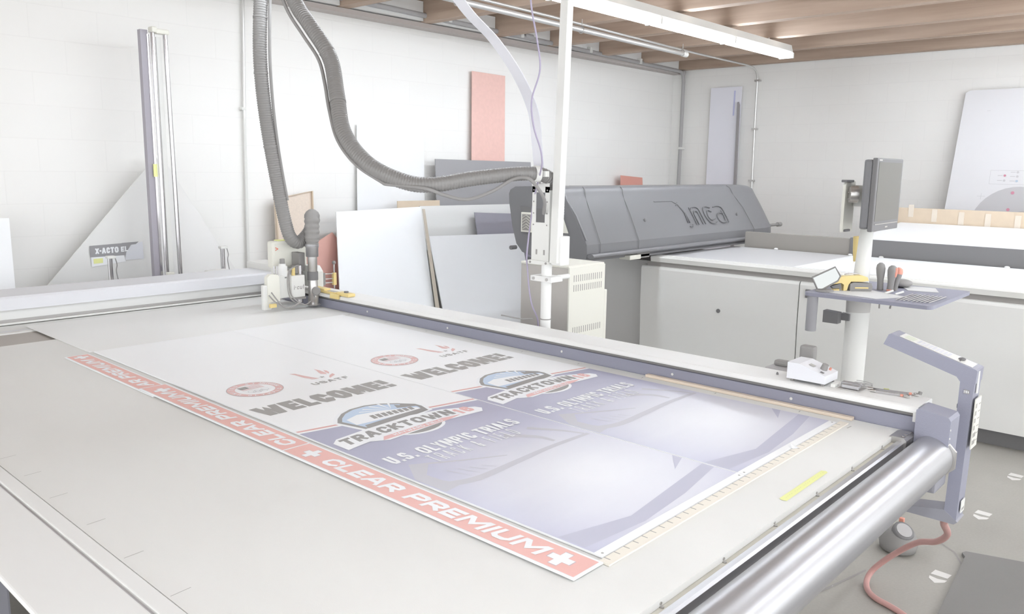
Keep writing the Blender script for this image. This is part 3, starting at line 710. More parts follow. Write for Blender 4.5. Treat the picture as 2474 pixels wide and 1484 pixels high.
    g.flat([q(.17, .945, 7), q(.415, .962, 7), q(.425, .99, 7), q(.30, .985, 7), q(.18, .975, 7)], 7)
    # semicircle under the banner
    sm = [(.20, .86)] + [(.285 + .085 * math.cos(a), .86 + .052 * math.sin(a)) for a in [math.pi + k * math.pi / 12 for k in range(13)]]
    cx_, cy_ = .285, .85
    fan([(.285 + (u - .285) * 1.12, .86 + (v - .86) * 1.22) for u, v in sm], 3, 6); fan(sm, 4, 7)
    # banner
    bn = [(.018, .835), (.018, .905), (.045, .930), (.30, .965), (.45, .935), (.545, .882), (.553, .858), (.53, .832), (.40, .842), (.15, .822), (.10, .850)]
    cx_, cy_ = .28, .88
    fan(bn, 5, 6)
    ar = lambda a, b: (a, b + .35 * math.sin(a * math.pi) * 1.0)
    g.stext('TRACKTOWN', q(.036, .864, 6), (.415, 0, 0), (0, .054, 0), 7, .25, .12, .1, warp=lambda a, b: (a, b + .28 * math.sin(a * math.pi * .9)))
    g.stext('16', q(.462, .855, 6), (.062, 0, 0), (0, .052, 0), 10, .26, .14)
    g.flat([q(.135, .832, 6), q(.155, .857, 6), q(.39, .867, 6), q(.455, .855, 6), q(.40, .842, 6)], 10)
    g.stext('HAYWARD FIELD', q(.185, .8405, 7), (.19, .004, 0), (0, .016, 0), 6, .2, .2)
    g.stext('U.S. OLYMPIC TRIALS', q(.037, .664, 6), (.488, 0, 0), (0, .057, 0), 6, .18, .09)
    g.stext('TRACK & FIELD', q(.128, .598, 6), (.325, 0, 0), (0, .056, 0), 6, .075, .25)
    # white margin holes
    for u in (.012, W - .012): g.cyl((x0 + u, y0 + .009, z), (x0 + u, y0 + .009, z + .0004), .003, n=10, m=2)
    o = g.build('printed_sign', [PAPER, SKYP, INKB, INKR2, INKR, INKT, WHITE2, INKD, mat('ring_ink', (216, 216, 218), .4), INKS, mat('red_numeral_ink', (236, 190, 188), .4), mat('faint_slate_ink', (193, 193, 210), .4)], None, (x0, y0 + .018, z))
    return tag(o, label, 'sign', 'printed welcome signs')
sign(1.235, 'white and blue WELCOME sign lying flat beside the red strips', 3.40)
sign(1.845, 'white and blue WELCOME sign lying flat nearer the blue rail', 3.40)
g = G().box(1.222, 2.50, 3.41, 4.16, .9005, .9035)
tag(g.build('plastic_sheet', clear('translucent_sheet', (253, 253, 251), .9)), 'thin translucent white sheet on the bed beyond the printed signs, running under the gantry', 'plastic sheet')

# red strips
def cross(g, c, s, m):
    a = s * .36
    x, y, z = c
    g.flat([(x - a, y - s, z), (x + a, y - s, z), (x + a, y - a, z), (x + s, y - a, z), (x + s, y + a, z), (x + a, y + a, z), (x + a, y + s, z), (x - a, y + s, z), (x - a, y + a, z), (x - s, y + a, z), (x - s, y - a, z), (x - a, y - a, z)], m)
def strip(x0, x1, y0, y1, z0, label, a):
    g = G().box(x0, x1, y0, y1, z0, z0 + .003, 0); z = z0 + .0032; e = .006
    if a:
        g.flat([(x0 + e, y0 + e, z), (x1 - e, y0 + e, z), (x1 - e, 1.837, z), (x0 + e, 1.837, z)], 1)
        g.flat([(x0 + e, 1.843, z), (x1 - e, 1.843, z), (x1 - e, y1 - e, z), (x0 + e, y1 - e, z)], 1)
        xm = (x0 + x1) / 2
        for (y, rr) in ((.918, .028), (1.765, .026), (2.64, .026)):
            cross(g, (xm, y, z + .0001), rr + .002, 3); cross(g, (xm, y, z + .0002), rr, 2)
        g.stext('CLEAR PREMIUM', (xm - .023, 1.70, z + .0002), (0, -.735, 0), (.046, 0, 0), 2, .26, .16, .25)
        g.stext('CLEAR PREMIUM', (xm + .023, 1.862, z + .0002), (0, .735, 0), (-.046, 0, 0), 2, .26, .16, .25)
    else:
        g.flat([(x0 + e, y0 + e, z), (x1 - e, y0 + e, z), (x1 - e, y1 - e, z), (x0 + e, y1 - e, z)], 1)
        xm = (x0 + x1) / 2
        g.stext('AR PREMIUM', (xm + .023, 2.735, z + .0002), (0, .535, 0), (-.046, 0, 0), 2, .26, .16, .25)
        cross(g, (xm, 3.33, z + .0001), .028, 3); cross(g, (xm, 3.33, z + .0002), .026, 2)
    return tag(g.build('red_strip', [WHITE2, REDL, WHITE2, mat('cross_outline', (205, 190, 195), .5)]), label, 'printed strip', 'red printed strips along the signs')
strip(1.121, 1.214, .850, 2.712, .9042, 'nearest red strip, reading CLEAR PREMIUM with three white crosses, along the sign', True)
strip(1.118, 1.208, 2.60, 3.378, .9008, 'far red strip partly tucked under the nearer one, reading AR PREMIUM with one cross', False)

# yardstick, wood strip, tape
g = G().box(1.218, 2.474, .838, .8635, .9008, .9045, 0)
for i in range(37):
    x = 1.235 + i * .0333
    g.box(x, x + .0022, .849, .8635, .9045, .9048, 1)
tag(g.build('yardstick', [mat('pale_yardstick', (242, 236, 224), .5), INKB]), 'thin wooden measuring stick with dark tick marks along the near edge of the signs', 'ruler')
tag(G().box(2.512, 2.533, .842, 1.60, .9005, .911, bev=.002).build('wood_strip', WOODL), 'pale wooden batten on the bed against the blue side panel', 'wood strip')
g = G().add([(1.772, .7435, .901), (1.766, .735, .901), (1.769, .724, .901), (2.02, .7255, .901), (2.027, .732, .901), (2.022, .743, .901)], [(0, 1, 2, 3, 4, 5)], 0)
for i in range(22):
    x = 1.785 + i * .0105
    if i % 5 == 4: continue
    h = .003 + .002 * ((i * 7) % 3)
    g.add([(x, .7325, .9012), (x + .007, .7325 + h * .5, .9012), (x + .007, .7335 + h * .5, .9012), (x, .7335, .9012)], [(0, 1, 2, 3)], 1)
tag(g.build('tape_label', [YTAPE, mat('faint_pencil', (222, 224, 160), .6)]), 'long yellow tape label with faint handwriting stuck on the near bed corner', 'tape')
g = G().prism([(2.118, .86), (2.138, .852), (2.145, .868), (2.128, .878)], 'z', .9057, .9063)
g.add([(2.12, .865, .9063), (2.132, .86, .9063), (2.13, .872, .915)], [(0, 1, 2)], 0)
tag(g.build('tape_scrap', WHITE2), 'small curled scrap of white tape on the near edge of the right sign', 'tape scrap')

# ------------------------------------------------------------------ control console tower
tw = thing('control_console', 'slate blue control arm and post at the near right corner of the cutting table', 'control console', (2.77, .58, .585))
X0, X1 = 2.72, 2.80
post = [(.560, 1.055), (.563, .98), (.565, .585), (.612, .600), (.607, .75), (.603, .95), (.603, 1.0), (.602, 1.03), (.610, 1.046), (.834, 1.116), (.816, 1.153), (.560, 1.078)]
G().prism([(.560, 1.055), (.563, .98), (.570, .585), (.606, .615), (.603, .82), (.601, .95), (.601, 1.033)], 'x', X0 + .001, X1 - .001).build('post', BLUE, tw)
G().prism([(.559, 1.034), (.601, 1.034), (.612, 1.048), (.834, 1.116), (.820, 1.150), (.812, 1.153), (.562, 1.078), (.557, 1.074)], 'x', X0, X1).build('arm', BLUE, tw)
G().prism([(.565, .585), (.606, .615), (.700, .600), (.725, .585), (.725, .575), (.575, .575)], 'x', X0 - .0, X1).build('foot_arm', BLUED, tw)
d = Vector((0, .812 - .562, 1.153 - 1.078)).normalized(); nrm = Vector((0, -d.z, d.y)); o0 = Vector((X0, .562, 1.078)) + nrm * .0004
def on(a, b, h=0): return o0 + Vector((a, 0, 0)) + d * b + nrm * h
def slab(a0, a1, b0, b1, h0, h1, m=0, gg=None):
    V = [on(a, b, h) for h in (h0, h1) for (a, b) in ((a0, b0), (a1, b0), (a1, b1), (a0, b1))]
    return (gg or G()).add(V, [(3, 2, 1, 0), (4, 5, 6, 7), (0, 1, 5, 4), (1, 2, 6, 5), (2, 3, 7, 6), (3, 0, 4, 7)], m)
kp = slab(.008, .072, .012, .238, 0, .001).build('keypad_panel', OFFW, tw)
slab(.016, .06, .195, .225, .001, .0018).build('display', LCD, kp)
g = G()
for i in range(9):
    for j in range(4): slab(.016 + j * .012, .0255 + j * .012, .085 + i * .0115, .0935 + i * .0115, .001, .0016, 0, g)
g.build('key_grid', mat('key_grey', (218, 219, 226), .4), kp)
G().sph(on(.04, .052, .004), .011, (1, 1, .45)).build('thumb_stick', CHARD, kp)
slab(.016, .03, .05, .054, .001, .002).build('arrow_key', CHARD, kp); slab(.05, .062, .05, .054, .001, .002).build('arrow_key', CHARD, kp)
g = G().box(X0 + .022, X0 + .036, .556, .560, 1.0, 1.07, bev=.001); g.build('slot_cover', OFFW, tw)
# placard on the near face
g = G().box(X0 + .008, X1 - .004, .553, .5565, .825, .985, 0)
for i in range(6):
    z = .838 + i * .0235
    g.box(X0 + .013, X0 + .027, .5525, .553, z, z + .014, 1)
    if i < 2: g.box(X0 + .030, X0 + .044, .5525, .553, z, z + .014, 1)
    g.box(X0 + .049, X0 + .070, .5525, .553, z + .006, z + .009, 2)
g.build('instruction_placard', [CREAM, INKB, INKB], tw)
g = G().box(X0 + .02, X0 + .06, .563, .5655, .61, .65, 0); g.box(X0 + .027, X0 + .053, .5625, .563, .617, .625, 1); g.build('rating_label', [OFFW, INKB], tw)
g = G().box(X0 - .001, X0, .572, .588, 1.0, 1.012, 1)
g.stext('1184', (X0 - .0015, .5875, 1.002), (0, -.014, 0), (0, 0, .008), 0, .16, .2); g.build('number_tag', [WHITE2, HOLE], tw)
G().box(X0 + .02, X1 - .02, .603, .607, .945, .958).build('side_button', BLUED, tw)

# ------------------------------------------------------------------ things on the rail
t = thing('power_supply_box', 'white sloping-top control box with a black knob on the table rail', 'control box', (2.59, 1.02, .981))
# footprint about 0.10 x 0.13
bx = [(.948, .990), (.948, 1.016), (1.035, 1.044), (1.075, 1.044), (1.075, .990)]
G().prism(bx, 'x', 2.548, 2.655).build('case', mat('pale_lilac_enamel', (232, 233, 237), .4), t)
for x in (2.56, 2.645):
    for y in (.96, 1.06): G().cyl((x, y, .981), (x, y, .990), .006, n=10).build('rubber_foot', BLACK, t)
dd = Vector((0, .087, .028)).normalized(); nn = Vector((0, -dd.z, dd.y))
def sl(x, s): return Vector((x, .948, 1.016)) + dd * s
G().cyl(sl(2.605, .030), sl(2.605, .030) + nn * .019, .0115, .010, n=18).build('dial_knob', BLACK, t)
g = G(); a = sl(2.58, .055); 
g.add([a + nn * .001, a + Vector((.022, 0, 0)) + nn * .001, a + Vector((.022, 0, 0)) + dd * .018 + nn * .001, a + dd * .018 + nn * .001], [(0, 1, 2, 3)]); g.build('display', mat('grey_display', (190, 190, 186), .3), t)
g = G(); a = sl(2.562, .014)
g.add([a + nn * .001, a + Vector((.014, 0, 0)) + nn * .001, a + Vector((.014, 0, 0)) + dd * .012 + nn * .001, a + dd * .012 + nn * .001], [(0, 1, 2, 3)]); g.build('rocker_switch', CHARD, t)
G().cyl(sl(2.63, .018), sl(2.63, .018) + nn * .008, .004, n=10).build('red_lamp', ORG, t)
t = thing('parts_tray', 'small steel tray with thin clear cases on it, beside the white control box', 'tray', (2.61, .885, .981))
G().box(2.565, 2.63, .845, .915, .9812, .9835, bev=.001).build('tray', STEEL, t)
G().box(2.575, 2.60, .852, .905, .984, .995, bev=.002).build('clear_case', ALU, t)
G().box(2.612, 2.637, .86, .92, .9835, .994, bev=.002).build('clear_case', ALU, t)
tag(G().box(2.565, 2.60, .922, .936, .9812, .993, bev=.002).build('small_bracket', OFFW), 'small white bracket lying between the control box and the steel tray', 'bracket')
g = G()
g.tube([(2.645 + .016 * math.cos(a) * (1 - a * .02), .86 + .028 * math.sin(a), .984 + .001 * a) for a in [k * .35 for k in range(40)]], .0015, 6)
tag(g.build('coiled_wire', PIPEG), 'coil of thin grey wire behind the steel tray', 'wire')
tag(G().add([(2.655, .80, .9815), (2.662, .785, .9815), (2.648, .782, .99), (2.642, .797, .99)], [(0, 1, 2, 3)]).build('paper_tag', YTAPE), 'tiny crumpled yellow paper tag on the rail beyond the wrenches', 'paper tag')
def wrench(p0, p1, label, cap):
    p0 = Vector(p0); p1 = Vector(p1); d = (p1 - p0).normalized(); s = Vector((-d.y, d.x, 0))
    t = thing('wrench', label, 'wrench', p0, 'wrenches on the rail')
    G().tube([p0, p1], .003, 4, flat=(.003, .0022), up=(0, 0, 1)).build('shaft', CHROME, t)
    G().tube([p1 - d * .002, p1 + d * .006], .004, 10).build('red_band', ORG, t)
    c = p1 + d * .018
    G().tube([c + (d * math.cos(a) + s * math.sin(a)) * .009 for a in [R(35 + k * 18) for k in range(17)]], .003, 8).build('open_jaw', STEEL, t)
    if cap: G().cyl(c + d * .01 + s * .006, c + d * .012 + s * .006 + Vector((0, 0, .008)), .006, n=12).build('dark_socket', BLACK, t)
    G().cyl(p0 - d * .004, p0 + d * .012, .0045, n=10).build('handle_end', STEEL, t)
wrench((2.625, .835, .9855), (2.652, .722, .9855), 'longer chrome wrench with a black tip, farther from the bed', True)
wrench((2.602, .82, .9855), (2.612, .735, .9855), 'shorter chrome wrench with a red band, nearer the bed', False)
tag(G().lathe([(.004, 0), (.004, .005), (.001, .009)], (2.60, 1.13, .981)).build('small_screw', CHARD), 'tiny dark screw standing on the rail left of the control box', 'screw')
tag(G().box(2.70, 2.73, 3.0, 3.3, .975, .98).build('rail_shim', STEEL), 'thin metal strip behind the table rail', 'strip') if False else None
# yellow tape measure on rail
t = thing('clamp_tool', 'yellow level-like clamp tool lying on the rail beside the cutting head', 'clamp tool', (2.55, 3.45, .981))
G().box(2.525, 2.57, 3.66, 3.77, .982, 1.004, bev=.004).build('left_body', YEL, t)
G().box(2.522, 2.565, 3.55, 3.66, .982, .995, bev=.003).build('middle_body', YEL, t)
G().box(2.53, 2.555, 3.57, 3.64, .995, .9965).build('grey_window', PIPEG, t)
G().box(2.522, 2.57, 3.44, 3.55, .982, 1.0, bev=.006).build('right_body', YEL, t)
G().box(2.505, 2.519, 3.51, 3.58, .965, .99, bev=.002).build('lug', YEL, t)
G().cyl((2.547, 3.49, 1.0), (2.547, 3.49, 1.008), .012, n=14).build('dark_button', CHARD, t)
tag(G().tube(catmull([(2.60, 2.42, 1.015), (2.66, 2.36, 1.0), (2.70, 2.32, 1.0)], 6), .003, 6).build('loose_wire', BLACK), 'short loose black wire beside the foot of the white column', 'wire') 

# ================================================================== BEIGE CABINET
t = thing('pump_cabinet', 'cream metal cabinet with rows of vent slots between the column and the printer', 'cabinet', (3.35, 2.66, 0))
CX0, CX1, CY0, CY1, CZ = 3.20, 3.50, 2.515, 2.84, 1.17
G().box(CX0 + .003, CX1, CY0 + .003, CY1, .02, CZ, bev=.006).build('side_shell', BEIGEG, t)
G().box(CX0, CX1 + .004, CY0, CY1, CZ - .005, CZ + .008, bev=.004).build('lid', CREAM, t)
g = G().box(CX0, CX1 + .004, CY0 - .006, CY0 + .004, .03, CZ, 0, bev=.002)
for z0 in (CZ - .075, CZ - .125, .865 - .04):
    for i in range(14): g.box(CX0 + .035 + i * .018, CX0 + .040 + i * .018, CY0 - .0065, CY0 - .006, z0, z0 + .034, 1)
g.box(CX1 + .004, CX1 + .03, CY0 - .006, CY0 + .02, .05, 1.03, 0, bev=.006)
g.build('vented_front', [CREAM, HOLE], t)

# ================================================================== PRINTER
pr = thing('flatbed_printer', 'large pale grey flatbed printer with a long side panel and white bed', 'printer', (6.3, 1.5, 0))
PY1 = 3.6
def fp(y0, y1):
    return G().prism([(5.55, .11), (5.545, .30), (5.53, .60), (5.528, .885), (5.536, .904), (5.56, .912), (5.60, .912), (5.60, .11)], 'y', y0, y1)
fp(2.292, PY1).build('side_panel', GREYM, pr)
p2 = fp(-1.2, 2.284).build('side_panel', GREYM, pr)
G().cyl((5.524, 2.9, .62), (5.54, 2.9, .62), .016, n=16).build('dark_knob', CHARD, pr)
G().box(5.515, 5.53, 2.20, 2.24, .80, .86, bev=.004).build('lever', CHARD, pr)
G().box(5.63, 6.85, -1.2, 3.55, .0, .1).build('kick_base', CHARD, pr)
G().box(5.60, 6.9, -1.2, 3.55, .1, .906).build('body', GREYM, pr)
G().box(5.55, 6.92, -1.2, 3.56, .905, .945).build('seam_gap', HOLE, pr)
G().prism([(5.535, .944), (5.53, .978), (5.536, .986), (5.62, .988), (5.62, .944)], 'y', -1.2, 3.52).build('bed_front_rail', OFFW, pr)
G().box(5.62, 5.66, -1.2, 3.52, .975, .99).build('inner_bed_rail', WHITE, pr)
G().box(5.66, 6.93, -1.2, 3.52, .94, .982).build('bed', mat('grey_bed', (216, 216, 218), .3), pr)
G().prism([(5.72, .0), (5.74, .92), (7.0, .92), (7.0, .0)], 'y', 3.62, 4.7).build('end_body', mat('grey_end', (212, 211, 209), .5), pr)
tag(G().box(5.72, 6.90, -.6, 2.42, .9825, .9865).build('white_media_sheet', WHITE2), 'big white sheet lying on the printer bed behind the monitor stand', 'sheet')
t = thing('feeder_table', 'second table behind the printer with dark front and white top', 'table', (7.6, 1.0, 0))
G().box(6.94, 6.98, -.8, 2.40, .90, 1.1255).build('front_panel', CHARD, t)
G().prism([(6.945, 1.1255), (6.945, 1.131), (7.985, 1.222), (7.985, 1.1255)], 'y', -.8, 2.40).build('table_top', WHITE2, t)
G().box(6.98, 7.985, -.8, 2.38, .0, 1.1255).build('base_body', GREYM, t)
t2 = thing('dark_guard_rail', 'dark brown-grey guard board along the far side of the printer bed', 'guard board', (7.1, 3.0, .98))
G().box(6.95, 6.99, 2.47, 3.42, .94, 1.122, bev=.004).build('board', mat('brown_grey_board', (160, 156, 150), .6), t2)
G().box(6.94, 7.0, 2.41, 2.47, .94, 1.132, bev=.004).build('end_post', CHARD, t2)
for y in (2.2, 2.45, 3.1, 1.3):
    tag(G().sph((6.915, y, .989), .012, (1, 1.6, .8)).build('bed_clip', WHITE), 'small white clip at the back edge of the printer bed, ' + {2.2: 'under the black front', 2.45: 'beside the dark end post', 3.1: 'close to the charcoal gantry', 1.3: 'nearest the right edge'}[y], 'clip', 'clips on the printer bed')
t = thing('cardboard_barrier', 'upright kraft cardboard strip with patches of clear tape behind the white table', 'cardboard', (8.0, 1.2, 1.128))
G().box(8.0, 8.02, -.8, 2.6, 1.128, 1.357).build('cardboard', KRAFT, t)
for (y, z) in ((2.32, 1.325), (2.12, 1.29), (1.90, 1.275), (1.69, 1.27), (1.465, 1.265), (1.1, 1.26)):
    G().box(7.994, 8.0, y - .022, y + .022, z - .05, z + .062).build('tape_patch', mat('milky_tape', (226, 216, 202), .3), t)

# printing gantry
pg = thing('printing_gantry', 'charcoal moulded gantry across the printer with embossed company lettering', 'printer gantry', (6.2, 3.85, .98))
fr = [(4.20, 1.525), (3.80, 1.533), (3.77, 1.53), (3.735, 1.505), (3.705, 1.44), (3.62, 1.33), (3.515, 1.155), (3.498, 1.125), (3.498, 1.06), (3.51, 1.005)]
bk = [(3.64, .992), (3.99, .998), (4.12, 1.03), (4.18, 1.09), (4.225, 1.22), (4.26, 1.40), (4.265, 1.47), (4.25, 1.50)]
fr = [(p.x, p.y) for p in catmull([Vector((a, b, 0)) for a, b in [(4.20, 1.525), (3.95, 1.535), (3.80, 1.533), (3.745, 1.515), (3.705, 1.455), (3.62, 1.325), (3.525, 1.165)]], 4)] + [(3.502, 1.125), (3.498, 1.06), (3.51, 1.005)]
full = fr + bk
G().prism(full, 'x', 4.655, 4.66).build('end_cap', CHAR, pg)
def sec(x, s=1.0, dy=0, zc=1.27):
    return [(x, 3.85 + (y - 3.85) * s + dy, zc + (z - zc) * s) for y, z in full]
g = G(); n = len(full)
xs = [(4.66, 1), (4.662, 1), (7.50, 1.0), (7.62, .985), (7.70, .94), (7.75, .84)]
V = []
for x, s in xs: V += sec(x, s)
F = []
for i in range(len(xs) - 1):
    for k2 in range(n):
        a = i * n + k2; b = i * n + (k2 + 1) % n; F.append((a, b, b + n, a + n))
g.add(V, F, 0, False); g.add(V[-n:], [tuple(range(n))], 0)
for p_ in range(len(g.sm)):
    g.sm[p_] = p_ < 5 * n and (p_ % n) < 24
g.build('cover', CHAR, pg)
# panel seams and lettering lie on the sloping face
pa = Vector((0, 3.705, 1.44)); pb = Vector((0, 3.515, 1.155)); sd = (pb - pa); sn = Vector((0, -sd.z, sd.y)).normalized()
if sn.y > 0: sn = -sn
def seam(xt, xb, gg):
    def poly(x, w): return [(x + (xb - xt) * t, y, z) for t, y, z in ((0, 3.762, 1.531), (.15, 3.728, 1.508), (.35, 3.698, 1.442), (.68, 3.612, 1.332), (.95, 3.509, 1.157), (1, 3.491, 1.125), (1, 3.491, 1.06))]
    gg.tube([Vector(p) for p in poly(xt, 0)], .0025, 6)
g = G(); seam(4.93, 4.81, g); seam(5.42, 5.31, g); seam(7.18, 7.28, g); g.build('panel_seam', CHARD, pg)
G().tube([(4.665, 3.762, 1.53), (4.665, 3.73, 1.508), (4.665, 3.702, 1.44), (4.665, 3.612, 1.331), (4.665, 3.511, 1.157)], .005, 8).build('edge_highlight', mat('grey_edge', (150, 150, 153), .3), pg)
# face between 1.44 and 1.33 has its own slope; letters are set on a mid plane
def onf(x, z):
    pts_ = [(1.505, 3.735), (1.44, 3.705), (1.33, 3.62), (1.155, 3.515)]
    for (z1, y1), (z2, y2) in zip(pts_, pts_[1:]):
        if z <= z1 and z >= z2:
            t = (z1 - z) / (z1 - z2); return Vector((x, y1 + (y2 - y1) * t - .004, z))
    return Vector((x, 3.515, z))
LT = mat('embossed_edge', (116, 116, 118), .3)
def stroke(pl, gg, r=.0045):
    gg.tube([onf(x, z) for x, z in catmull2(pl)], r, 8)
def catmull2(pl):
    v = catmull([Vector((p[0], p[1], 0)) for p in pl], 5); return [(p.x, p.y) for p in v]
def S_(u, v): return (6.13 + u * .78, 1.205 + v * .19)      # u 0..1, v 0..1 letter box
def letter(polys, name='letter'):
    g = G()
    for pl in polys: stroke([S_(*p) for p in pl], g)
    return g.build(name, LT, pg)
g = G(); g.tube([onf(5.78, 1.405), onf(6.05, 1.405), onf(6.12, 1.375), onf(6.17, 1.30), onf(6.185, 1.225)], .006, 8); g.build('letter', LT, pg)
letter([[(-.06, .86), (.0, .98)], [(.03, .1), (.04, .6), (.0, .82)], [(.03, -.05), (.09, -.05), (.105, .02)]])
letter([[(.20, .0), (.185, .75)], [(.19, .62), (.24, .74), (.32, .76), (.37, .66), (.385, .3), (.39, .0)], [(.245, .0), (.235, .5), (.28, .6), (.325, .5), (.335, .0)]])
letter([[(.64, .70), (.54, .76), (.47, .62), (.46, .35), (.50, .08), (.58, .0), (.66, .05)], [(.635, .52), (.57, .60), (.53, .5), (.52, .3), (.56, .16), (.65, .2)]])
letter([[(.72, .72), (.82, .76), (.91, .68), (.93, .35), (.935, .0)], [(.90, .42), (.80, .44), (.73, .32), (.73, .12), (.80, .0), (.92, .05)], [(.86, .55), (.88, .3), (.87, .1)]])
for (x, z) in ((5.52, 1.27), (7.08, 1.27)): G().sph(onf(x, z), .012, (1, .6, 1.2)).build('lock_button', CHARD, pg)
# bumper bar under the front
bb = G().tube([(4.66, 3.47, 1.045), (7.68, 3.47, 1.05)], .018, 12, flat=(.017, .03), up=(0, 0, 1)).build('bumper_bar', mat('gloss_dark_plastic', (128, 128, 131), .3, spec=.5), pg)
G().box(5.2, 7.7, 3.50, 3.60, .995, 1.012).build('lower_rail', CHARD, pg)
G().box(5.15, 5.3, 3.46, 3.56, .985, 1.02, bev=.005).build('sensor_latch', CREAM, pg)
G().box(5.3, 5.48, 3.50, 3.62, .984, 1.03).build('support_block', BLACK, pg)
G().tube([(7.72, 3.55, 1.14), (7.93, 3.55, 1.14)], .014, 10).build('handle_rod', BLACK, pg)
G().tube([(7.91, 3.55, 1.14), (7.98, 3.55, 1.14)], .022, 10).build('handle_grip', BLACK, pg)
g = G()
for i in range(6):
    x = 5.0 + i * .34; g.box(x, x + .36, 3.86 + (i % 2) * .02, 3.95, 1.5285, 1.536)
g.build('top_vent', HOLE, pg)
# end opening with vent grille on the left end
G().prism([(4.14, 1.38), (3.73, 1.36), (3.66, 1.18), (4.05, 1.16), (4.12, 1.22)], 'x', 4.648, 4.656).build('end_recess', CHARD, pg)
g = G().box(4.63, 4.648, 4.0, 4.115, 1.185, 1.335, 0, bev=.004)
g.box(4.627, 4.631, 4.014, 4.101, 1.20, 1.32, 1)
for i in range(5):
    z = 1.205 + i * .022
    g.tube([(4.625, 4.02, z), (4.625, 4.057, z + .022), (4.625, 4.095, z)], .0025, 6, 0)
g.build('vent_grille', [CREAM, HOLE], pg)
G().tube([(4.60, 4.19, 1.06), (4.66, 4.19, 1.06)], .016, 10).build('end_knob', CHARD, pg)
G().add([(4.647, 3.72, 1.32), (4.647, 3.665, 1.20), (4.647, 3.80, 1.20)], [(0, 1, 2)]).build('pale_insert', CREAM, pg)

# ================================================================== MONITOR STAND
ms = thing('monitor_stand', 'pale grey pedestal stand with a slate blue tool shelf in front of the printer', 'stand', (4.45, 1.5, 0))
def ecol(z0, z1, cx0, cy0, cx1, cy1, r0, r1, n=28, k=.72):
    V = []; dr = Vector((.67, -.74, 0)); fw = Vector((.74, .67, 0))
    for (z, cx, cy, r) in ((z0, cx0, cy0, r0), (z1, cx1, cy1, r1)):
        for i in range(n):
            a = 2 * math.pi * i / n; V.append(Vector((cx, cy, z)) + dr * math.cos(a) * r + fw * math.sin(a) * r * k)
    return G().add(V, [(i, (i + 1) % n, n + (i + 1) % n, n + i) for i in range(n)], 0, True).add(V[:n], [tuple(range(n))[::-1]]).add(V[n:], [tuple(range(n))])
ecol(.02, .93, 4.42, 1.5, 4.42, 1.5, .058, .062).build('lower_column', GREYM, ms)
ecol(.93, 1.035, 4.42, 1.5, 4.42, 1.5, .063, .066).build('column_collar', mat('column_collar_grey', (205, 203, 200), .5), ms)
ecol(1.055, 1.40, 4.42, 1.5, 4.45, 1.5, .044, .034).build('upper_column', OFFW, ms)
G().cyl((4.42, 1.5, 0), (4.42, 1.5, .02), .25, n=32).build('floor_base', GREYM, ms)
g = G(); 
shp = []
def rc(cx, cy, r, a0): return [(cx + r * math.cos(R(a0 + k * 18)), cy + r * math.sin(R(a0 + k * 18))) for k in range(6)]
SX0, SX1, SY0, SY1 = 4.09, 4.80, 1.055, 1.67; r = .03
poly = rc(SX1 - r, SY1 - r, r, 0) + rc(SX0 + r, SY1 - r, r, 90) + rc(SX0 + r, SY0 + r, r, 180) + rc(SX1 - r, SY0 + r, r, 270)
G().prism(poly, 'z', 1.034, 1.052).build('shelf', BLUE, ms)
G().cyl((4.12, 1.63, .85), (4.12, 1.63, 1.034), .027, n=20).build('hanging_cylinder', mat('slate_grey_plastic', (166, 166, 170), .5), ms)
G().prism([(1.56, .87), (1.56, .93), (1.64, .935), (1.64, .87)], 'x', 4.30, 4.35).box(4.35, 4.40, 1.52, 1.57, .885, .92).build('side_block', CHARD, ms)
G().prism([(4.275, 1.36), (4.275, 1.60), (4.30, 1.62), (4.41, 1.62), (4.41, 1.36)], 'y', 1.565, 1.58).build('mount_plate', CREAM, ms)
G().box(4.26, 4.36, 1.555, 1.585, 1.615, 1.628, bev=.003).build('plate_trim', CHARD, ms)
G().box(4.29, 4.36, 1.555, 1.585, 1.36, 1.372, bev=.003).build('plate_trim', CHARD, ms)
dm = G().cyl((4.265, 1.54, 1.555), (4.285, 1.505, 1.555), .042, n=22).build('swivel_disc', STEEL, ms)
for k2 in range(5):
    a = R(90 + 72 * k2); G().sph((4.262 + .027 * math.cos(a) * .8, 1.538 + .027 * math.cos(a) * .5, 1.555 + .03 * math.sin(a)), .005).build('disc_screw', HOLE, dm)
G().box(4.38, 4.44, 1.463, 1.56, 1.49, 1.60, bev=.004).build('neck_bracket', OFFW, ms)
# monitor
MA = -9
t = thing('monitor', 'dark computer monitor turned upright on the pedestal stand', 'monitor', (4.40, 1.41, 1.374))
def mb(x0, x1, y0, y1, z0, z1, bev=0, m=0, gg=None):
    return (gg or G()).box(x0, x1, y0, y1, z0, z1, m, bev, rot=(0, 0, R(2)), piv=(4.40, 1.41, 1.5))
mb(4.185, 4.625, 1.395, 1.42, 1.374, 1.738, .006).build('bezel', CHARD, t)
mb(4.19, 4.62, 1.42, 1.462, 1.385, 1.73, .012).build('back_shell', CHAR, t)
mb(4.21, 4.60, 1.3935, 1.395, 1.425, 1.718).build('screen', SCREEN, t)
mb(4.215, 4.60, 1.392, 1.3935, 1.408, 1.412).build('silver_line', STEEL, t)
mb(4.39, 4.435, 1.3935, 1.395, 1.388, 1.395).build('brand_badge', STEEL, t)
mb(4.205, 4.255, 1.3935, 1.395, 1.724, 1.731).build('corner_badge', STEEL, t)

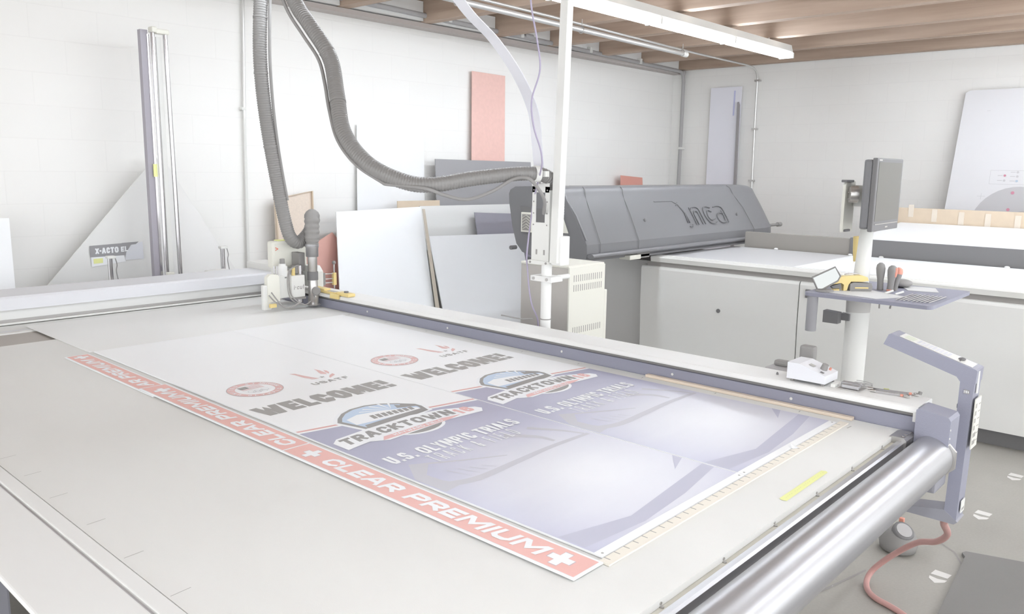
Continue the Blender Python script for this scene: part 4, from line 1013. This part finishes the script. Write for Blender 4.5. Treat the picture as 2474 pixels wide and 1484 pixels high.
# ------------------------------------------------------------------ things on the shelf
SZ = 1.0525
t = thing('round_mirror', 'small black-framed tilted mirror standing on the left corner of the shelf', 'mirror', (4.18, 1.62, SZ))
t.name = 'tilting_mirror'; WORLDPOS['tilting_mirror'] = Vector((4.18, 1.62, SZ))
G().lathe([(.045, 0), (.046, .004), (.042, .010), (.03, .012)], (4.19, 1.60, SZ)).build('base_ring', BLACK, t)
mc = Vector((4.205, 1.60, 1.118)); ri = Vector((.67, -.74, 0)); upv = Vector((.04, .04, 1)).normalized()
ri2 = (ri * .92 + Vector((0, 0, 1)) * .36).normalized(); up2 = (upv - ri2 * upv.dot(ri2)).normalized(); nr = ri2.cross(up2).normalized()
if nr.dot(Vector((.7, .7, 0))) > 0: nr = -nr
hw, hh = .068, .042
fr4 = [mc + ri2 * a * hw + up2 * b * hh for a, b in ((-1, -.55), (-.75, 1), (1.05, 1), (1, -.8), (-.62, -1.15))]
fr4 = [mc + ri2 * a * hw + up2 * b * hh for a, b in ((-1, .75), (.9, 1), (1.05, -.3), (.75, -.75), (-.62, -1.1), (-.9, -.9))]
G().tube(fr4 + [fr4[0]], .0045, 8).build('frame', BLACK, t)
G().add([p + nr * .001 for p in fr4] + [p - nr * .003 for p in fr4], [(0, 1, 2, 3, 4, 5), (11, 10, 9, 8, 7, 6)]).build('glass', mat('mirror_glass', (158, 159, 157), .04, metal=1), t)
G().cyl((4.20, 1.60, SZ + .01), tuple(fr4[4]), .006, n=8).build('stem', BLACK, t)
t = thing('cordless_tool', 'yellow and black cordless power tool with its battery lying on the shelf', 'power tool', (4.30, 1.53, SZ))
def rp(u, w, z): return (4.315 + .67 * u + .74 * w, 1.52 - .74 * u + .67 * w, SZ + z * 1.12)
def blk(poly, w0, w1):
    V = [rp(u, w0, z) for u, z in poly] + [rp(u, w1, z) for u, z in poly]; n = len(poly)
    return G().add(V, [(i, (i + 1) % n, (i + 1) % n + n, i + n) for i in range(n)]).add(V[:n], [tuple(range(n))[::-1]]).add(V[n:], [tuple(range(n))])
blk([(-.10, .03), (-.095, .05), (-.06, .066), (-.03, .07), (.06, .074), (.085, .066), (.092, .05), (.06, .045), (.0, .045), (-.012, .03), (-.018, .004), (-.036, .0), (-.036, .03), (-.05, .038)], -.02, .02).build('yellow_body', YEL, t)
blk([(-.005, .003), (-.005, .035), (.012, .042), (.105, .038), (.112, .025), (.108, .003)], -.026, .026).build('battery', BLACK, t)
blk([(-.10, .022), (-.052, .036), (-.045, .010), (-.085, .006)], -.016, .016).build('trigger_grip', CHARD, t)
blk([(-.085, .0), (-.088, .012), (-.06, .014), (-.055, .0)], -.016, .016).build('yellow_nose', YEL, t)
G().tube([rp(-.03, -.0, .076), rp(.0, 0, .082), (rp(.05, 0, .078))], .003, 6).build('belt_clip', CHROME, t)
V = blk([(.02, .014), (.02, .020), (.09, .020), (.09, .014)], -.0275, -.026).build('battery_label', YEL, t)
def handle(u, w, h, r, tilt, label, tip):
    t = thing('screwdriver', label, 'screwdriver', (u, w, SZ), 'hand tools standing in the shelf holes')
    p0 = Vector((u, w, SZ)); ax = (Vector((0, 0, 1)) + Vector((.67, -.74, 0)) * tilt).normalized()
    s = h
    G().lathe([(r * .8, .0), (r * .75, .2 * s), (r * .8, .4 * s), (r * 1.05, .62 * s), (r * 1.15, .8 * s), (r * .95, .93 * s), (r * .4, s)], p0, ax).build('grip', BLACK, t)
    G().cyl(p0 + ax * (-.017), p0 + ax * .001, .004, n=8).build('ferrule', STEEL, t)
    if tip:
        G().cyl(p0 - ax * .10, p0 - ax * .015, tip, n=8).build('blade', HOLE, t)
    return t, p0, ax
# shelf holes are covered by the tool bodies
t1, p, ax = handle(4.475, 1.415, .145, .020, -.05, 'all-black screwdriver handle standing nearest the grey column', .0035)
t2, p, ax = handle(4.475, 1.365, .135, .021, .04, 'black and orange screwdriver handle in the middle of the three standing tools', .0)
G().lathe([(.006, 0), (.010, .02), (.008, .045), (.002, .05)], p + ax * .075 + Vector((-.004, -.018, 0)), ax).build('orange_patch', ORG, t2)
G().box(p.x - .022, p.x + .022, p.y - .012, p.y + .012, SZ, SZ + .009, bev=.003).build('orange_collar', ORG, t2)
t3, p, ax = handle(4.515, 1.355, .12, .018, .14, 'orange-topped black screwdriver leaning at the right of the three standing tools', .0045)
G().lathe([(.0215, 0), (.0222, .012), (.018, .026), (.006, .034)], p + ax * .089, ax).build('orange_cap', ORG, t3)
tag(G().sph((4.68, 1.37, SZ + .022), .058, (1.15, .95, .38)).build('computer_mouse', BLACK), 'dark oval object lying on the back of the shelf behind the standing tools', 'mouse')
# pads
def pad(poly, z0, label, nm='grey_pad'):
    return tag(G().prism(poly, 'z', z0, z0 + .002).build(nm, mat('pale_grey_paper', (216, 216, 216), .6)), label, 'pad', 'grey pads on the shelf')
pad([(4.17, 1.60), (4.12, 1.32), (4.30, 1.22), (4.36, 1.34), (4.46, 1.52)], SZ, 'pale grey sheet at the front left of the shelf, under the yellow tool')
pad([(4.56, 1.30), (4.60, 1.16), (4.76, 1.22), (4.74, 1.40)], SZ, 'pale grey sheet at the back of the shelf beneath the dark oval object')
def rod(a, b, lab):
    lab = 'one of the short thin steel rods side by side on the shelf'
    return tag(G().tube([(a[0], a[1], SZ + .004), (b[0], b[1], SZ + .004)], .0032, 6).build('steel_rod', STEEL), lab, 'rod', 'thin steel rods laid on the right of the shelf')
for i in range(9):
    f = i / 8
    rod((4.15 + .02 * f, 1.235 - f * .145), (4.42 + .02 * f, 1.235 - f * .15), 'short thin steel rod, one of the rods side by side on the right of the shelf')
for i in range(2):
    g = G(); c = Vector((4.36, 1.33 - i * .05, SZ + .01))
    g.tube([c + Vector((-.02, .015, -.006)), c + Vector((.015, -.012, .006))], .006, 8)
    tag(g.build('metal_clip', OFFW), 'tiny pale metal clip on the grey pad, ' + ('left' if i == 0 else 'right') + ' of the pair', 'clip', 'small clips on the pad')
# yellow handle behind column
tag(G().tube([(4.505, 1.57, 1.325), (4.515, 1.57, 1.25), (4.52, 1.565, 1.19)], .016, 10, flat=(.010, .018), up=(.7, .7, 0)).add([(4.50, 1.57, 1.19), (4.51, 1.57, 1.19), (4.508, 1.58, 1.175)], [(0, 1, 2)]).build('yellow_knife', YEL), 'upright yellow tool handle just behind the grey monitor column', 'tool')

# black levers behind the rail
tag(G().prism([(2.672, .9), (2.672, .975), (2.68, .98), (2.765, .98), (2.765, .9)], 'y', 1.05, 1.21).build('rear_ledge', PIPEG), 'short ledge behind the rail that carries the black levers', 'ledge')
def lever(x, y, z0, z1, lab):
    tag(G().box(x - .018, x + .018, y - .026, y + .026, z0, z1, bev=.009).build('black_caster_lever', BLACK), lab, 'lever', 'black levers behind the rail')
lever(2.74, 1.085, .98, 1.068, 'taller black rounded lever sticking up behind the white control box')
lever(2.74, 1.175, .98, 1.0, 'low black rounded lever left of the white control box')

# ================================================================== FLOOR THINGS
t = thing('floor_canister', 'round dark canister with a ringed cap on the floor below the blue console', 'canister', (3.69, .99, 0))
ax = Vector((-.35, -.45, .8)).normalized()
G().lathe([(.05, 0), (.075, .01), (.08, .04), (.07, .08), (.05, .10)], (3.69, .99, 0)).build('body', BLACK, t)
G().lathe([(.045, 0), (.046, .02), (.038, .024)], (3.675, .975, .09), ax).build('cap_ring', CHARD, t)
G().lathe([(.034, 0), (.034, .003)], Vector((3.675, .975, .09)) + ax * .0235, ax).build('cap_disc', PIPEG, t)
G().box(3.74, 3.76, .99, 1.01, .09, .13, bev=.003).build('orange_tab', ORG, t)
cp_ = [(2.76, .60, .58), (2.80, .62, .54), (2.98, .645, .43), (3.08, .70, .35), (3.2, .793, .272), (3.29, .90, .15), (3.31, .975, .05), (3.25, .975, .013), (3.17, .92, .012), (3.114, .796, .012), (2.95, .58, .012), (2.6, .3, .012)]
tag(G().tube(catmull(cp_, 8), .0115, 10).build('air_hose', CORDR), 'red rubber air hose curving from the blue console across the floor', 'hose')
tag(G().prism([(3.86, .755), (3.835, .765), (3.80, .745), (3.0, .68), (2.4, -.6), (4.4, -1.0)], 'z', .0, .014).build('floor_mat', mat('dark_floor_mat', (136, 134, 132), .8, bump=.6, bscale=160)), 'dark ribbed anti-fatigue mat on the floor at the lower right', 'floor mat')
for (x, y, lab) in ((5.025, .80, 'farthest of the three white shoe-print marks on the floor'), (4.312, .806, 'middle one of the three white shoe-print marks on the floor, near the console foot'), (3.482, .781, 'nearest of the three white shoe-print marks, just beside the dark mat')):
    g = G()
    for (dx, s) in ((0, 1), (.075, -1)):
        pts = [(x + dx, y - .03), (x + dx + .045 * 1, y - .035), (x + dx + .05, y + .03), (x + dx, y + .035)]
        if s > 0: pts = [(x + .02 * 0, y), (x + .03, y - .03), (x + .055, y - .034), (x + .045, y), (x + .055, y + .034), (x + .03, y + .03)]
        g.prism(pts, 'z', .0004, .0014)
    tag(g.build('floor_marking', mat('worn_white_paint', (226, 224, 220), .6)), lab, 'floor marking', 'white floor markings')

# ================================================================== ALONG THE BACK WALL
def brd(nm, c4, th, m, lab, cat='board', grp=None):
    return tag(G().board(c4, th).build(nm, m), lab, cat, grp)
t = thing('pinboard', 'tan cork-coloured board with a thin frame leaning on the back wall behind the cutting head', 'board', (3.5, 5.44, 0))
G().board([(3.37, 5.50, 1.408), (3.70, 5.50, 1.462), (3.65, 5.42, 0.0), (3.339, 5.42, 0.0)], .012).build('cork_sheet', CORK, t)
G().tube([(3.36, 5.415, .6), (3.37, 5.49, 1.408), (3.70, 5.49, 1.462), (3.672, 5.435, .6)], .008, 4, flat=(.009, .005), up=(0, 1, 0)).build('frame_edging', KRAFT, t)
brd('salmon_board', [(5.535, 5.56, 2.554), (5.99, 5.56, 2.55), (5.96, 5.51, .0), (5.49, 5.51, .0)], .006, REDP, 'tall narrow salmon red panel leaning on the back wall', 'panel')
brd('black_board', [(4.998, 5.48, 1.735), (6.3, 5.48, 1.726), (6.40, 5.38, .0), (4.98, 5.38, .0)], .010, BLKP, 'wide dark grey foam board in front of the tall red panel')
brd('kraft_board', [(4.509, 5.42, 1.372), (4.995, 5.42, 1.37), (4.95, 5.33, .0), (4.45, 5.33, .0)], .012, KRAFT, 'tan cardboard panel peeking above the white boards')
brd('small_red_board', [(7.929, 5.5, 1.600), (8.383, 5.5, 1.575), (8.43, 5.4, .0), (7.86, 5.4, .0)], .006, mat('coral_board', (226, 164, 150), .5), 'small coral red board showing above the charcoal printer gantry')
brd('tall_white_board', [(4.212, 5.58, 2.0), (4.95, 5.58, 2.0), (4.90, 5.50, .0), (4.13, 5.50, .0)], .006, mat('cool_white_board', (243, 244, 245), .4), 'very pale tall board leaning flat on the back wall left of the red panel')
brd('white_board', [(3.823, 5.35, 1.303), (4.705, 5.35, 1.322), (4.52, 4.87, .0), (3.52, 4.87, .0)], .01, WHITE2, 'large bright white board leaning in front, left of the dark gap', 'board', 'white boards leaning on the back wall')
brd('white_board', [(4.74, 5.40, 1.324), (5.958, 5.40, 1.316), (5.80, 5.27, .0), (4.66, 5.27, .0)], .01, WHITE, 'white board standing behind the navy one, top edge just below the dark foam board', 'board', 'white boards leaning on the back wall')
brd('white_board', [(4.69, 5.22, 1.075), (5.86, 5.22, 1.045), (5.80, 4.83, .0), (4.61, 4.83, .0)], .01, mat('cool_grey_board', (238, 239, 241), .5), 'wide pale board in front, right of the dark gap and behind the white column', 'board', 'white boards leaning on the back wall')
brd('brown_board_edge', [(4.636, 5.245, 1.309), (4.662, 5.245, 1.308), (4.575, 4.86, .0), (4.525, 4.86, .0)], .006, mat('brown_board', (196, 186, 172), .6), 'narrow brown board edge in the gap between the two front white boards')
brd('navy_board', [(5.338, 5.32, 1.255), (6.10, 5.32, 1.216), (6.20, 5.24, .8), (5.356, 5.24, .8)], .008, NAVY, 'dark navy board tucked behind the front white board')
brd('coral_offcut', [(3.46, 5.36, .985), (3.79, 5.36, 1.143), (3.92, 5.35, .99), (3.95, 5.20, .0), (3.44, 5.20, .0)], .006, mat('dusty_coral', (215, 168, 157), .5), 'pointed dusty red offcut behind the cutting head')
brd('far_white_board', [(1.2, 5.35, 1.335), (1.534, 5.35, 1.333), (1.44, 5.02, .5), (1.1, 5.02, .5)], .008, WHITE2, 'white board edge at the far left behind the gantry')
o = thing('triangular_board', 'pale grey triangular board behind the chrome tubes, carrying a torn black and white sticker', 'board', (2.1, 5.45, .5))
G().board([(2.42, 5.45, 1.66), (2.46, 5.45, 1.70), (2.50, 5.45, 1.66), (2.50, 5.45, .45), (1.33, 5.45, .45)], .006).build('panel', mat('pale_grey_board', (236, 236, 234), .4), o)
g = G().board([(2.0, 5.444, 1.135), (2.26, 5.444, 1.143), (2.22, 5.444, 1.062), (2.0, 5.444, 1.062)], .001, 0)
g.board([(2.20, 5.4435, 1.143), (2.31, 5.4435, 1.146), (2.29, 5.4435, 1.130), (2.21, 5.4435, 1.126)], .001, 0)
g.board([(2.005, 5.4445, 1.062), (2.21, 5.4445, 1.062), (2.22, 5.4445, 1.02), (2.005, 5.4445, 1.0)], .001, 1)
g.board([(2.018, 5.443, 1.051), (2.075, 5.443, 1.052), (2.075, 5.443, 1.022), (2.018, 5.443, 1.020)], .001, 2)
g.board([(2.26, 5.4438, 1.128), (2.335, 5.4438, 1.145), (2.338, 5.4438, 1.03), (2.215, 5.4438, 1.03), (2.225, 5.4438, 1.08)], .0005, 3)
g.stext('X-ACTO', (2.032, 5.4425, 1.080), (.145, 0, .003), (0, 0, .038), 1, .27, .08)
g.stext('EL', (2.192, 5.4425, 1.085), (.045, 0, .002), (0, 0, .034), 1, .25, .1)
g.build('torn_sticker', [BLKP, WHITE2, YTAPE, mat('peeled_patch', (228, 230, 236), .4)], o)
brd('right_triangular_board', [(2.52, 5.51, 1.72), (2.62, 5.51, 1.56), (3.18, 5.51, .66), (3.18, 5.51, .45), (2.52, 5.51, .45)], .006, mat('pale_board_two', (239, 238, 236), .4), 'pale sloping board to the right of the chrome tubes')
# vertical cutter with chrome guides
vc = thing('vertical_board_cutter', 'tall vertical cutter with black rail and two chrome guide tubes against the back wall', 'board cutter', (2.4, 5.2, 0))
G().box(2.30, 2.345, 5.21, 5.25, .0, 2.475).build('black_rail', mat('violet_black_rail', (168, 164, 172), .35), vc)
G().box(2.338, 2.352, 5.205, 5.215, .3, 2.45).build('gloss_strip', CHROME, vc)
G().cyl((2.376, 5.19, .0), (2.366, 5.19, 2.47), .0125, n=16).build('guide_tube', CHROME, vc)
G().cyl((2.472, 5.19, .0), (2.446, 5.19, 2.46), .0135, n=16).build('guide_tube', CHROME, vc)
G().box(2.352, 2.385, 5.16, 5.22, 2.46, 2.495, bev=.008).build('top_bracket', CREAM, vc)
G().box(2.380, 2.465, 5.165, 5.215, 2.455, 2.485, bev=.008).build('top_bracket', CREAM, vc)
G().box(2.395, 2.425, 5.205, 5.215, .3, 2.44).build('pale_web', OFFW, vc)
G().box(2.329, 2.353, 5.198, 5.205, 1.575, 1.655).build('yellow_label', YTAPE, vc)
G().box(2.36, 2.41, 5.16, 5.18, .945, .962, bev=.003).build('stop_clip', CREAM, vc)
for (x, zt, lab) in ((1.985, 1.085, 'short chrome post behind the gantry, in front of the torn sticker'), (2.717, 1.10, 'short chrome post behind the gantry, right of the tall chrome tubes')):
    t = thing('chrome_post', lab, 'post', (x, 5.1, 0), 'short chrome posts')
    G().cyl((x, 5.1, 0), (x, 5.1, zt), .014, n=14).build('tube', CHROME, t)
    G().cyl((x, 5.1, 0), (x, 5.1, .01), .05, n=14).build('base', STEEL, t)
    G().box(x - .02, x + .03, 5.08, 5.12, zt, zt + .017, bev=.005).build('cap', OFFW, t)
    G().tube(catmull([(x + .028, 5.09, zt), (x + .036, 5.09, zt - .04), (x + .030, 5.09, zt - .08), (x + .042, 5.09, zt - .16)], 5), .003, 6).build('black_wire', BLACK, t)

# ================================================================== ALONG THE RIGHT WALL
t = thing('clear_panel', 'tall translucent lilac panel with a blue tape strip on the right wall', 'panel', (9.1, 4.84, .2))
G().box(9.10, 9.108, 4.636, 5.04, .2, 2.655).build('sheet', mat('lilac_clear_sheet', (238, 238, 246), .3), t)
G().add([(9.098, 4.732, 2.61), (9.098, 4.712, 2.61), (9.098, 4.715, 2.32), (9.098, 4.735, 2.32)], [(0, 1, 2, 3)]).build('blue_tape', mat('blue_tape', (198, 200, 232), .5), t)
tag(G().prism([(4.665, 2.47), (4.655, 2.475), (4.64, 2.44), (4.600, .3), (4.635, .3)], 'x', 9.06, 9.09).build('dark_strip', mat('dark_strip_plastic', (158, 155, 156), .4)), 'long dark strip standing beside the lilac panel on the right wall', 'strip')
t = thing('white_artwork_panel', 'large white panel with a grey round diagram leaning on the right wall', 'panel', (9.0, 1.5, 1.0))
# leaning panel, lower edge farther from the wall
def rw(y, z, h=0): return Vector((9.10 - (2.48 - z) * .10 - h, y, z))
pl = [rw(2.24, 2.46), rw(2.20, 2.482), rw(.4, 2.49), rw(.4, .3), rw(2.34, .3)]
V = pl + [p + Vector((.008, 0, 0)) for p in pl]
G().add(V, [(0, 1, 2, 3, 4), (9, 8, 7, 6, 5)] + [(i, (i + 1) % 5, (i + 1) % 5 + 5, i + 5) for i in range(5)]).build('board', mat('cool_white_panel', (236, 236, 239), .45), t)
DG = [mat('diagram_grey', (205, 204, 207), .5), mat('diagram_brown', (190, 182, 180), .5), mat('diagram_pale', (214, 218, 216), .5), DOTI, mat('fine_line_grey', (214, 213, 216), .5), mat('diagram_blue', (190, 205, 220), .5)]
g = G(); c = (1.66, 1.20)
def disc(cy, cz, r, h, m, a0=0, a1=360, n=40, r0=0):
    P_ = [rw(cy + r * math.cos(R(a0 + (a1 - a0) * i / n)), cz + r * math.sin(R(a0 + (a1 - a0) * i / n)), h) for i in range(n + 1)]
    if r0 == 0: g.add([rw(cy, cz, h)] + P_, [(0, i + 2, i + 1) for i in range(n)], m)
    else:
        Q_ = [rw(cy + r0 * math.cos(R(a0 + (a1 - a0) * i / n)), cz + r0 * math.sin(R(a0 + (a1 - a0) * i / n)), h) for i in range(n + 1)]
        g.add(P_ + Q_, [(i + 1, i, n + 1 + i, n + 2 + i) for i in range(n)], m)
disc(1.66, 1.16, .40, .001, 0); disc(1.60, 1.16, .17, .002, 1, r0=.13); disc(1.60, 1.16, .12, .002, 2)
for (y, z) in ((1.72, 1.50), (1.58, 1.50), (1.74, 1.34)): disc(y, z, .015, .003, 3)
g.build('diagram_print', DG, t); g = G()
# legend box
def line(y0, z0, y1, z1, w, m, h=.002):
    d_ = Vector((0, y1 - y0, z1 - z0)).normalized(); n_ = Vector((0, -d_.z, d_.y)) * w
    P_ = [rw(y0, z0, h) + n_, rw(y1, z1, h) + n_, rw(y1, z1, h) - n_, rw(y0, z0, h) - n_]
    g.add(P_, [(0, 1, 2, 3)], m)
line(1.93, 1.71, 1.40, 1.71, .0015, 4); line(1.93, 1.58, 1.40, 1.58, .0015, 4); line(1.93, 1.71, 1.93, 1.58, .0015, 4)
for i, (y, z, m) in enumerate(((1.70, 1.695, 4), (1.805, 1.662, 3), (1.805, 1.615, 4), (1.70, 1.612, 5), (1.70, 1.655, 4))):
    disc(y, z, .011, .003, m); line(y + .06, z, y + .018, z, .003, 4)
line(2.02, 1.46, 1.95, 1.46, .0015, 4); line(1.985, 1.49, 1.985, 1.43, .0015, 4); line(2.03, 2.28, 2.0, 2.28, .0015, 4)
g.build('legend_print', DG, t)

# small blue status lamp of the cutting head, shining onto the sheet
ld = bpy.data.lights.new('head_lamp', 'POINT'); ld.color = (.45, .5, 1); ld.energy = .12; ld.shadow_soft_size = .01
lo = bpy.data.objects.new('head_lamp', ld); COL.objects.link(lo); lo.location = (2.60, 3.79, .925)
